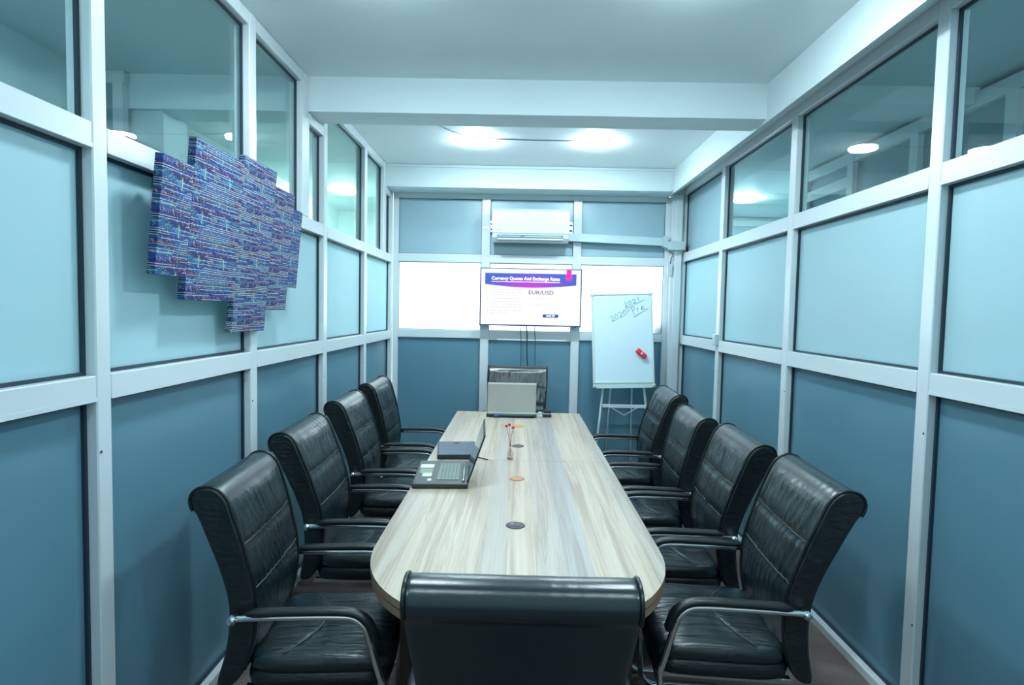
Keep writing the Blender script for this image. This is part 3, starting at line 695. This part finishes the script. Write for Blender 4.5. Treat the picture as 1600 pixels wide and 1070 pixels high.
# ------------------------------------------------------------ wall art: five leaning textile canvases
def canvas(y0, y1, z0, z1, label):
    """front plane leans 5 degrees: bottom against the frame, top out"""
    a = math.radians(5)
    o = box('textile_canvas', -.03, 0, y0, y1, z0-1.55, z1-1.55, 'textile', bev=.002)
    o.location = (-1.261, 0, 1.55); o.rotation_euler = (0, a, 0)
    zt = z1-1.55-.09; bmh = bmesh.new(); xw = -(.033 + .0) ; add_box(bmh, -.034-(.0875*zt), -.0302, (y0+y1)/2-.02, (y0+y1)/2+.02, zt-.02, zt+.02); link('hanger', me_from(bmh), 'gasket', o)
    return tag(o, label, 'wall art', 'blue woven textile canvases on the left partition')
canvas(1.995, 2.184, 1.768, 2.178, 'blue woven canvas nearest the camera, left end of the five staggered canvases')
canvas(2.185, 2.567, 1.684, 2.287, 'second blue woven canvas, wide one between the left end and the longest')
canvas(2.568, 2.899, 1.546, 2.321, 'longest blue woven canvas, reaching lowest in the middle of the five')
canvas(2.900, 3.142, 1.648, 2.257, 'fourth blue woven canvas, next to the short one at the right end')
canvas(3.143, 3.268, 1.769, 2.188, 'smallest blue woven canvas at the right end of the five')
# ------------------------------------------------------------ television
TV = empty('television', (.117, 5.95, 1.5), 0, 'wall mounted flat television showing a currency slide', 'television')
box('casing', -.391, .624, 5.915, 5.955, 1.516, 2.092, 'black_plastic', TV, bev=.004)
M['bezel'] = pmat('violet_grey_bezel', (.05, .05, .13), .5)
bm = bmesh.new()
for a in ((-.394, -.382, 1.513, 2.095), (.615, .627, 1.513, 2.095)): add_box(bm, a[0], a[1], 5.905, 5.916, a[2], a[3])
add_box(bm, -.383, .616, 5.905, 5.916, 2.084, 2.093); add_box(bm, -.383, .616, 5.905, 5.916, 1.515, 1.529)
link('bezel', me_from(bm), 'bezel', TV, True)
SC = box('screen', -.383, .616, 5.909, 5.915, 1.529, 2.084, 'screen', TV)
box('mount', -.1, .34, 5.955, 6.008, 1.65, 1.95, 'black_plastic', TV)
box('status_bar', .56, .58, 5.908, 5.915, 1.505, 1.515, 'blue', TV)
sx0, sx1, sz0, sz1 = -.383, .616, 1.529, 2.084
def sxz(u, v): return sx0+u*(sx1-sx0), sz1-v*(sz1-sz0)      # u right, v down, 0..1
def flat(name, pts, y, mat, parent):
    bm = bmesh.new(); add_prism(bm, [sxz(*p) for p in pts], y, y+.0008, 'y'); return link(name, me_from(bm), mat, parent, True)
def flat_rot(o): return o
bpts = [(.04, .075), (.955, .075), (.955, .275)] + [(.955-.915*k/16, .275+.055*math.sin(math.pi*k/16)) for k in range(1, 16)] + [(.04, .275)]
flat('banner', bpts, 5.9080, 'banner', SC)
flat('bookmark_tab', [(.855, 0), (.905, 0), (.905, .09), (.912, .09), (.912, .185), (.848, .185), (.848, .09), (.855, .09)], 5.9065, 'scr_pink', SC)
flat('button', [(.625, .805), (.782, .805), (.782, .862), (.625, .862)], 5.9080, 'scr_blue', SC)
def text(name, body, x, z, size, y, mat, parent, bold=0, sx=1.0, align='LEFT', width=None):
    cu = bpy.data.curves.new('txt', 'FONT'); cu.body = body; cu.size = size; cu.offset = bold; cu.align_x = align; cu.resolution_u = 2
    ob = bpy.data.objects.new('txt', cu); me = bpy.data.meshes.new_from_object(ob); bpy.data.objects.remove(ob)
    if width:
        xs = [v.co.x for v in me.vertices]; k = width/(max(xs)-min(xs)); sx = k
        if align == 'LEFT': me.transform(Matrix.Translation((-min(xs), 0, 0)))
    me.transform(Matrix.Diagonal((sx, 1, 1, 1))); me.transform(Matrix.Rotation(math.pi/2, 4, 'X')); me.transform(Matrix.Translation((x, y, z)))
    return link(name, me, mat, parent, True)
x_, z_ = sxz(.105, .195); ww = .685*(sx1-sx0)
M['scr_white'] = emis('screen_white_text', (1, 1, 1), 1.0)
text('title', 'Currency Quotes And Exchange Rates', x_, z_, .046, 5.9068, 'scr_white', SC, .0012, width=ww)
flat('title_underline', [(.105, .222), (.79, .222), (.79, .232), (.105, .232)], 5.9068, 'scr_white', SC)
x_, z_ = sxz(.48, .445); text('heading', 'EUR/USD', x_, z_, .052, 5.9080, 'scr_dark', SC, .0008, width=.25*(sx1-sx0))
x_, z_ = sxz(.703, .847); text('button_text', 'ONE PIP', x_, z_, .024, 5.9068, 'scr_white', SC, .0006, align='CENTER')
bm = bmesh.new(); rnd = random.Random(3)
for v, n in ((.365, 9), (.415, 9), (.465, 7), (.53, 11), (.58, 9), (.63, 9), (.68, 8), (.745, 11), (.795, 5)):
    u = .1
    for k in range(n):
        w = rnd.uniform(.012, .045); w = min(w, .42-u)
        if w < .005: break
        a, b_ = sxz(u, v), sxz(u+w, v+.008); add_box(bm, a[0], b_[0], 5.9080, 5.9088, b_[1], a[1]); u += w+.01
for u0, n, v in ((.48, 9, .515), (.50, 5, .635), (.70, 6, .635)):
    u = u0
    for k in range(n): a, b_ = sxz(u, v), sxz(u+.016, v+.008); add_box(bm, a[0], b_[0], 5.9080, 5.9088, b_[1], a[1]); u += .024
link('faint_text_lines', me_from(bm), 'scr_grey', SC, True)['kind'] = 'stuff'
bm = bmesh.new()
for v in (.365, .53, .745):
    a, b_ = sxz(.065, v), sxz(.0715, v+.012); add_box(bm, a[0], b_[0], 5.9080, 5.9088, b_[1], a[1])
link('bullets', me_from(bm), 'scr_dark', SC, True)['kind'] = 'stuff'
# cables down the wall under the television
for x0, x1, lab in ((.028, .030, 'thin black cable hanging under the television, leftmost of three'), (.090, .112, 'thicker black cable hanging from the middle of the television edge'), (.172, .182, 'thin black cable hanging under the television, rightmost of three')):
    pts = crom([(x0-.01, 5.965, 1.54), (x0, 5.965, 1.40), (x0+.004, 5.970, 1.2), (x1, 5.985, 1.0), (x1-.01, 5.985, .7), (x1+.02, 5.985, .35), (x1, 5.97, .006)], 5)
    o = tube('cable', pts, .0055 if 'thicker' in lab else .0035, 'cable', seg=6); tag(o, lab, 'cable', 'cables under the television')
# ------------------------------------------------------------ air conditioner
AC = empty('air_conditioner', (.1, 5.9, 2.35), 0, 'white split air conditioner mounted above the television', 'air conditioner')
acp = crom([(6.0, 2.345), (5.86, 2.352), (5.815, 2.385), (5.803, 2.43), (5.80, 2.52), (5.806, 2.60), (5.83, 2.655), (5.87, 2.668), (5.93, 2.67), (6.0, 2.67)] and [(0, 0, 0)], 1) and None
prof = [(6.005, 2.355), (5.90, 2.345), (5.85, 2.352), (5.822, 2.385), (5.812, 2.43), (5.806, 2.52), (5.810, 2.60), (5.822, 2.645), (5.85, 2.664), (5.90, 2.668), (6.005, 2.668)]
def acpart(name, x0, x1, pr, mat):
    bm = bmesh.new(); add_prism(bm, pr, x0, x1, 'x'); bmesh.ops.bevel(bm, geom=[e for e in bm.edges if abs(e.verts[0].co.x-e.verts[1].co.x) < 1e-6], offset=.006, segments=2, affect='EDGES')
    o = link(name, me_from(bm), mat, AC, True); return o
acpart('body', -.275, .478, prof, 'white_plastic')
acpart('front_panel', -.277, .480, [(5.83, 2.425), (5.806, 2.430), (5.799, 2.52), (5.803, 2.60), (5.815, 2.648), (5.845, 2.672), (5.87, 2.672), (5.87, 2.62), (5.83, 2.60)], 'white_plastic')
bm = bmesh.new(); add_box(bm, -.225, .42, 5.808, 5.86, 2.382, 2.412); vg = link('outlet', me_from(bm), 'vent', AC, True)
bm = bmesh.new()
for a, b_ in ((-.215, .0), (.045, .41)): add_box(bm, a, b_, 5.803, 5.810, 2.394, 2.400)
link('vane', me_from(bm), 'grey_plastic', vg, True)
bm = bmesh.new(); add_box(bm, -.222, .422, 5.785, 5.825, 2.362, 2.376, .003); link('flap', me_from(bm), 'white_plastic', AC, True)
bm = bmesh.new(); add_box(bm, -.222, -.198, 5.7975, 5.80, 2.458, 2.463); link('maker_badge', me_from(bm), 'grey_plastic', AC, True)
for x0, x1 in ((-.303, -.276), (.479, .527)):
    bm = bmesh.new(); add_box(bm, x0, x1, 5.985, 6.006, 2.46, 2.57); o = link('mount_plate', me_from(bm), 'steel', AC, True)
    for z in (2.475, 2.53): box('slot', x0+.004, x1-.004, 5.982, 5.9855, z, z+.018, 'gasket', o)
# pipe trunking from the unit to the corner
TR = empty('pipe_trunking', (1, 5.95, 2.35), 0, 'pale boxed pipe trunking running from the air conditioner to the right corner', 'trunking')
bm = bmesh.new(); add_prism(bm, [(.479, 2.378), (1.425, 2.348), (1.425, 2.425), (.479, 2.455)], 5.935, 6.004, 'y'); link('duct', me_from(bm), 'grey_plastic', TR, True)
bm = bmesh.new(); add_prism(bm, [(1.425, 2.343), (1.425, 2.43), (1.455, 2.455), (1.475, 2.43), (1.475, 2.32)], 5.915, 6.004, 'y'); link('elbow', me_from(bm), 'grey_plastic', TR, True)
bm = bmesh.new(); add_box(bm, 1.475, XR-.003, 5.85, 5.915, 2.30, 2.385, .004); link('end_box', me_from(bm), 'grey_plastic', TR, True)
tube('wire', crom([(1.475, 5.93, 2.35), (1.50, 5.93, 2.29), (1.53, 5.93, 2.26), (1.515, 5.93, 2.22), (1.505, 5.94, 2.15)], 5), .004, 'cable', TR, True)
sw = box('wall_switch', 1.482, 1.526, 5.92, 5.944, 2.055, 2.165, 'white_plastic', bev=.004); tag(sw, 'small white switch box in the far corner under the pipe trunking', 'switch')
# white trunk along the back beam
CT = empty('cable_trunking', (0, 5.7, 2.9), 0, 'thin white cable trunking along the top of the back beam and down its right end', 'trunking')
box('strip', XL, 1.462, 5.704, 5.7195, 3.028, 3.050, 'plaster', CT); box('strip', 1.435, 1.462, 5.704, 5.7195, 2.85, 3.027, 'plaster', CT)
bm = bmesh.new(); 
# ceiling cable between the lamps
pts = crom([(-.80, 4.35, CZ-.004), (-.68, 4.42, CZ-.004), (-.57, 4.60, CZ-.004), (-.47, 4.73, CZ-.004), (-.36, 4.80, CZ-.004), (-.2, 4.82, CZ-.004), (.1, 4.84, CZ-.004), (.35, 4.84, CZ-.004), (.55, 4.83, CZ-.004)], 5)
tag(tube('cable', pts, .0035, 'thin_cable', seg=6), 'thin slack cable fixed across the ceiling to the two lamps', 'cable')
# latch on the right partition post
tag(box('door_latch', 1.60, 1.6325, 4.80, 4.86, 1.42, 1.51, 'white_plastic', bev=.004), 'small white latch on a right partition post above the farthest right chair', 'latch')
# ------------------------------------------------------------ whiteboard stand
EZ = empty('whiteboard_stand', (1.0, 5.70, 0), 0, 'pale whiteboard on a folding stand with handwriting and a red eraser', 'whiteboard')
EZ.rotation_euler = (0, 0, 0)
# board local frame: origin at the board centre, x right, z up; leaning back, rolled a little
BM_ = Matrix.Translation((1.013-1.0, 0, 1.424)) @ Matrix.Rotation(math.radians(-2.0), 4, 'Y') @ Matrix.Rotation(math.radians(-7), 4, 'X')
def bpart(name, me, mat, parent, smooth=False): me.transform(BM_); return link(name, me, mat, parent, False, smooth)
def bbox(name, x0, x1, y0, y1, z0, z1, mat, parent, bev=0):
    bm = bmesh.new(); add_box(bm, x0, x1, y0, y1, z0, z1, bev); return bpart(name, me_from(bm), mat, parent)
BH, BWd = .436, .296
bd = bbox('board', -BWd+.012, BWd-.012, -.006, .012, -BH+.012, BH-.012, 'board', EZ)
bbox('frame', -BWd, -BWd+.018, -.012, .016, -BH, BH, 'board_frame', EZ, .003); bbox('frame', BWd-.018, BWd, -.012, .016, -BH, BH, 'board_frame', EZ, .003)
bbox('frame', -BWd+.018, BWd-.018, -.012, .016, BH-.016, BH, 'board_frame', EZ, .003); bbox('frame', -BWd+.018, BWd-.018, -.012, .016, -BH, -BH+.02, 'board_frame', EZ, .003)
for sx_ in (-1, 1):
    for z in (BH-.02,): bbox('corner_cap', sx_*(BWd-.012)-.018, sx_*(BWd-.012)+.018, -.015, .018, z-.004, z+.024, 'grey_plastic', EZ, .004)
    bm = bmesh.new(); add_lathe(bm, [(.016, 0), (.016, .012), (.012, .016)], seg=16); me = me_from(bm); me.transform(Matrix.Rotation(math.pi/2, 4, 'X')); me.transform(Matrix.Translation((sx_*(BWd-.012), -.02, -BH-.022))); bpart('knob', me, 'white_plastic', EZ, True)
bbox('tray', -BWd+.03, BWd-.03, -.055, .0, -BH-.045, -BH-.035, 'board_frame', EZ); bbox('tray_lip', -BWd+.03, BWd-.03, -.058, -.052, -BH-.045, -BH-.018, 'board_frame', EZ)
bbox('tray_back', -BWd, BWd, -.004, .010, -BH-.040, -BH-.001, 'board_frame', EZ)
# handwriting as pen strokes
GL = {'2': [[(0, .8), (.15, 1), (.5, .95), (.55, .65), (.25, .3), (0, .02), (.3, .08), (.65, .02)]], '0': [[(.3, 1), (.05, .7), (.05, .25), (.3, 0), (.55, .3), (.55, .75), (.3, 1)]], '1': [[(.2, .75), (.35, 1), (.33, .5), (.3, 0)]],
      '-': [[(0, .45), (.5, .5)]], 'P': [[(.1, 1), (.13, .5), (.1, -.35)], [(-.05, .95), (.4, 1.05), (.6, .8), (.45, .5), (.1, .42)]], 'r': [[(.05, .55), (.1, .3), (.1, 0)], [(.1, .3), (.2, .5), (.42, .55)]], 'e': [[(.05, .25), (.45, .32), (.42, .55), (.2, .6), (.03, .3), (.1, .03), (.35, 0), (.6, .1)]], ' ': []}
def write(s_, x, z, h, ang, parent, name, adv=.78, mat='ink'):
    bm = bmesh.new(); ca, sa = math.cos(ang), math.sin(ang); u = 0
    for ch in s_:
        for st in GL[ch]:
            pts = crom([(a, 0, b_) for a, b_ in st], 4)
            add_tube(bm, [(x + ca*(u+p.x*h) - sa*p.z*h, -.0075, z + sa*(u+p.x*h) + ca*p.z*h) for p in pts], .0019, 4)
        u += h*(adv if ch != '1' else .55)
    return bm, ca, sa, u
def line2(bm, a, b_): add_tube(bm, [(a[0], -.0075, a[1]), (b_[0], -.0075, b_[1])], .0018, 4)
bm, *_ = write('2021', .034, .300, .044, math.radians(22), bd, '2021', 1.0); line2(bm, (.03, .280), (.22, .372)); bpart('handwriting', me_from(bm), 'ink', bd)
bm, *_ = write('2020-', -.098, .160, .052, math.radians(26), bd, 'x', .85); b2, *_ = write('Pre', .104, .240, .055, math.radians(20), bd, 'x', .85)
tmp = bpy.data.meshes.new('t'); b2.to_mesh(tmp); bm.from_mesh(tmp); b2.free(); line2(bm, (.115, .205), (.252, .285)); bpart('handwriting', me_from(bm), 'ink', bd)
bm = bmesh.new()
for a, b_ in (((-.225, .275), (-.22, .278)), ((-.20, .262), (-.19, .272)), ((-.175, .27), (-.17, .282)), ((-.085, .272), (-.07, .285)), ((-.145, .205), (-.14, .212)), ((-.13, .215), (-.127, .225)), ((-.14, -.02), (-.135, -.03)), ((-.143, -.085), (-.141, -.088)), ((-.143, -.13), (-.141, -.133)), ((-.145, -.18), (-.143, -.183)), ((-.146, -.22), (-.144, -.223))): line2(bm, a, b_)
bpart('faint_marks', me_from(bm), 'smudge', bd)['kind'] = 'stuff'
# stand: two splayed front legs, bar, wire brace, rear legs
def L3(a, b_, r, name, mat='board_frame'): 
    return tube(name, [a, b_], r, mat, EZ, True, 8)
L3((.875, 5.735, 1.30), (.735, 5.56, .012), .011, 'leg'); L3((1.195, 5.735, 1.30), (1.33, 5.56, .012), .011, 'leg')
L3((.95, 5.75, 1.5), (.90, 5.93, .012), .009, 'leg'); L3((1.12, 5.75, 1.5), (1.17, 5.93, .012), .009, 'leg')
box('crossbar', .828, 1.245, 5.635, 5.650, .752, .785, 'board_frame', EZ, bev=.002)
tube('wire_brace', [(.86, 5.632, .765), (.91, 5.632, .757), (1.035, 5.625, .683), (1.16, 5.632, .757), (1.21, 5.632, .765)], .0035, 'board_frame', EZ, True, 6)
er_bm = bmesh.new(); add_box(er_bm, -.058, .058, -.045, -.0128+.006, -.023, .023, .010, 3)
me = me_from(er_bm); me.transform(Matrix.Translation((.172, 0, -.152)) @ Matrix.Rotation(math.radians(42), 4, 'Y')); me.transform(BM_); me.transform(Matrix.Translation((1.0, 5.70, 0)))
er = link('whiteboard_eraser', me, 'red', smooth=False); tag(er, 'red plastic eraser stuck slanting on the lower right of the whiteboard', 'eraser')
eb = bmesh.new(); add_box(eb, -.010, .010, -.047, -.040, -.014, .014, .002); me = me_from(eb); me.transform(Matrix.Translation((.172, 0, -.152)) @ Matrix.Rotation(math.radians(42), 4, 'Y')); me.transform(BM_); me.transform(Matrix.Translation((1.0, 5.70, 0)))
M['pink'] = pmat('pink_grip', (.9, .35, .4), .4); o = link('grip', me, 'pink'); o.parent = er
# ------------------------------------------------------------ things on the table
# open black laptop seen from its side (user side towards the left)
LP = empty('laptop', (-.40, 3.19, .7503), math.radians(3.6), 'open black laptop lying on the left of the table, white stickers by its keyboard', 'laptop')
hx, hy = .145, .235
bm = bmesh.new(); add_box(bm, -hx, hx, -hy, hy, .003, .026, .006, 2); base = link('base', me_from(bm), 'tray_plastic', LP)
for sx_ in (-1, 1):
    for s2 in (-1, 1):
        bm = bmesh.new(); add_box(bm, sx_*.11-.012, sx_*.11+.012, s2*.2-.01, s2*.2+.01, 0, .003); link('foot', me_from(bm), 'black_plastic', base)
bm = bmesh.new()
for r in range(6):
    n = 15 if r < 5 else 9
    for k in range(n):
        x = .085 - r*.0195 - .0; w = .0215; y = -.165 + k*(.33/n)
        add_box(bm, x-.008, x+.008, y+.0015, y+.33/n-.0015, .0262, .0288)
kb = link('keyboard', me_from(bm), 'key', base); kb['kind'] = 'stuff'
M['pad'] = pmat('touchpad', (.10, .22, .13), .3)
bm = bmesh.new(); add_box(bm, -.125, -.055, -.035, .055, .0262, .0272); link('touchpad', me_from(bm), 'pad', base)
for x0, x1, y0, y1 in ((-.13, -.055, .075, .145), (-.105, -.055, -.095, -.03), (-.07, -.05, -.175, -.14)):
    bm = bmesh.new(); add_box(bm, x0, x1, y0, y1, .0262, .0268); link('sticker', me_from(bm), 'sticker', base)
bm = bmesh.new(); add_tube(bm, [(.118, -.19, .030), (.118, .19, .030)], .007, 8); link('speaker_bar', me_from(bm), 'steel', base, smooth=True)
lean = math.radians(19)
def lidm(bm): me = me_from(bm); me.transform(Matrix.Translation((hx-.004, 0, .026)) @ Matrix.Rotation(lean, 4, 'Y')); return me
bm = bmesh.new(); add_box(bm, -.004, .004, -hy, hy, .004, .268, .003, 2); lid = link('lid', lidm(bm), 'black_plastic', LP)
bm = bmesh.new(); add_box(bm, -.0048, -.0041, -hy+.014, hy-.014, .022, .252); link('display', lidm(bm), 'lap_screen', lid)
bm = bmesh.new(); add_tube(bm, [(0, -.19, .004), (0, -.10, .004)], .006, 8); add_tube(bm, [(0, .10, .004), (0, .19, .004)], .006, 8); link('hinge', lidm(bm), 'steel', LP, smooth=True)
# closed navy laptop beyond it
NL = empty('laptop', (-.378, 3.735, .7503), math.radians(7), 'closed dark navy laptop behind the open black one, round emblem on its lid', 'laptop')
bm = bmesh.new(); add_box(bm, -.125, .125, -.178, .178, .004, .018, .004, 2); link('base', me_from(bm), 'navy_dark', NL)
bm = bmesh.new(); add_box(bm, -.123, .123, -.176, .178, .0185, .032, .005, 2); nl_ = link('lid', me_from(bm), 'navy', NL)
bm = bmesh.new(); add_lathe(bm, [(.020, .0322), (.020, .0326), (.015, .0328)], .0, .12, 24); link('emblem', me_from(bm), 'navy_dark', nl_, smooth=True)
bm = bmesh.new(); add_box(bm, -.118, .118, -.181, -.172, .004, .030, .003); link('spine', me_from(bm), 'navy_dark', NL)
for s2 in (-1, 1):
    for sx_ in (-1, 1): bm = bmesh.new(); add_box(bm, sx_*.1-.01, sx_*.1+.01, s2*.15-.01, s2*.15+.01, 0, .004); link('foot', me_from(bm), 'black_plastic', NL)
pts = crom([(-.232, 3.60, .756), (-.215, 3.585, .756), (-.19, 3.57, .7545), (-.168, 3.552, .7535)], 4)
tag(tube('charging_plug', pts, .0035, 'cable', seg=6), 'short black plug lead at the corner of the closed navy laptop', 'cable')
# silver laptop at the far end, lid towards the camera
SL = empty('laptop', (-.045, 5.12, .7503), math.radians(0), 'open silver laptop at the far end of the table, lid towards the camera', 'laptop')
bm = bmesh.new(); add_box(bm, -.215, .212, -.115, .14, .004, .030, .006, 2); sb = link('base', me_from(bm), 'black_plastic', SL)
bm = bmesh.new(); add_box(bm, -.12, .195, -.128, -.112, .006, .028, .004); link('battery', me_from(bm), 'black_plastic', sb)
for s2 in (-1, 1):
    for sx_ in (-1, 1): bm = bmesh.new(); add_box(bm, sx_*.18-.01, sx_*.18+.01, s2*.1-.01, s2*.1+.01, 0, .004); link('foot', me_from(bm), 'black_plastic', sb)
def slm(bm): me = me_from(bm); me.transform(Matrix.Translation((0, -.105, .030)) @ Matrix.Rotation(math.radians(4), 4, 'X')); return me
bm = bmesh.new(); add_box(bm, -.207, .210, -.004, .006, .002, .272, .004, 2); sl = link('lid', slm(bm), 'silver', SL)
bm = bmesh.new(); add_box(bm, -.200, .203, -.0052, -.0042, .002, .016); link('hinge_cover', slm(bm), 'sticker', sl)
bm = bmesh.new(); add_box(bm, -.200, .203, -.0052, -.0042, .260, .264); link('trim_line', slm(bm), 'sticker', sl)
bm = bmesh.new(); add_lathe(bm, [(.006, 0), (.006, .0008)], seg=12); me = me_from(bm); me.transform(Matrix.Rotation(math.pi/2, 4, 'X')); me.transform(Matrix.Translation((0, -.0042, .14))); me.transform(Matrix.Translation((0, -.105, .030)) @ Matrix.Rotation(math.radians(4), 4, 'X')); link('emblem', me, 'steel', sl)
bm = bmesh.new(); add_box(bm, -.196, .199, .0062, .0068, .02, .258); link('display', slm(bm), 'lap_screen', sl)
bm = bmesh.new(); add_box(bm, -.19, .19, -.06, .03, .0302, .033); link('keyboard', me_from(bm), 'key', sb)
bm = bmesh.new(); add_box(bm, -.150, -.112, -.135, -.115, .008, .026, .004); link('video_plug', me_from(bm), 'blue', SL)
AD = empty('power_adapter', (.265, 5.09, .75), math.radians(4), 'dark power adapter box beside the silver laptop', 'adapter')
bm = bmesh.new(); add_box(bm, -.036, .036, -.04, .045, 0, .030, .005, 2); ab = link('case', me_from(bm), 'black_plastic', AD)
bm = bmesh.new(); add_box(bm, -.034, .034, -.038, .043, .034, .062, .006, 2); link('upper_case', me_from(bm), 'black_plastic', AD)
bm = bmesh.new(); add_box(bm, -.037, .037, -.041, .046, .0295, .0345, .002); link('band', me_from(bm), 'grey_plastic', AD)
PG = empty('white_plug', (.200, 5.06, .75), 0, 'white plug between the silver laptop and the power adapter', 'plug')
bm = bmesh.new(); add_box(bm, -.024, .024, -.018, .018, 0, .024, .006, 2); link('plug_body', me_from(bm), 'white_plastic', PG)
bm = bmesh.new(); add_box(bm, -.014, .020, -.014, .014, .0245, .046, .006, 2); link('plug_head', me_from(bm), 'white_plastic', PG)
# bud vase
VS = empty('bud_vase', (-.034, 3.60, .75), 0, 'tiny glass bottle vase with three dried red flowers in the middle of the table', 'vase')
bm = bmesh.new(); add_lathe(bm, [(.017, 0), (.0195, .003), (.0200, .030), (.019, .040), (.010, .052), (.0075, .058), (.0075, .082), (.0095, .084), (.0095, .088)], seg=20); link('bottle', me_from(bm), 'vase_glass', VS, smooth=True)
bm = bmesh.new(); add_lathe(bm, [(.0182, .010), (.0182, .014)], seg=20); add_lathe(bm, [(.0085, .060), (.0085, .076)], seg=16); link('label_band', me_from(bm), 'trans_white', VS, smooth=True)
bm = bmesh.new()
for k in range(5):
    a = k*1.3; add_lathe(bm, [(.0015, .012+.004*k), (.006, .016+.004*k), (.0015, .021+.004*k)], .009*math.cos(a), .009*math.sin(a), 8)
link('pebbles', me_from(bm), 'sticker', VS, smooth=True)['kind'] = 'stuff'
heads = [(-.027, .0, .205), (-.009, .01, .212), (.014, -.006, .198)]
for hx_, hy_, hz in heads:
    fl = tube('flower', crom([(0, 0, .02), (hx_*.15, hy_*.2, .10), (hx_*.6, hy_*.6, .16), (hx_, hy_, hz)], 4), .0013, 'stem', VS, False, 6)
    bm = bmesh.new(); bmesh.ops.create_icosphere(bm, subdivisions=2, radius=.0098)
    for v in bm.verts: v.co = v.co*(1+.18*noise.noise(v.co*300)); v.co.z *= .85
    me = me_from(bm); me.transform(Matrix.Translation((hx_, hy_, hz))); link('flower_head', me, 'red_flower', fl)
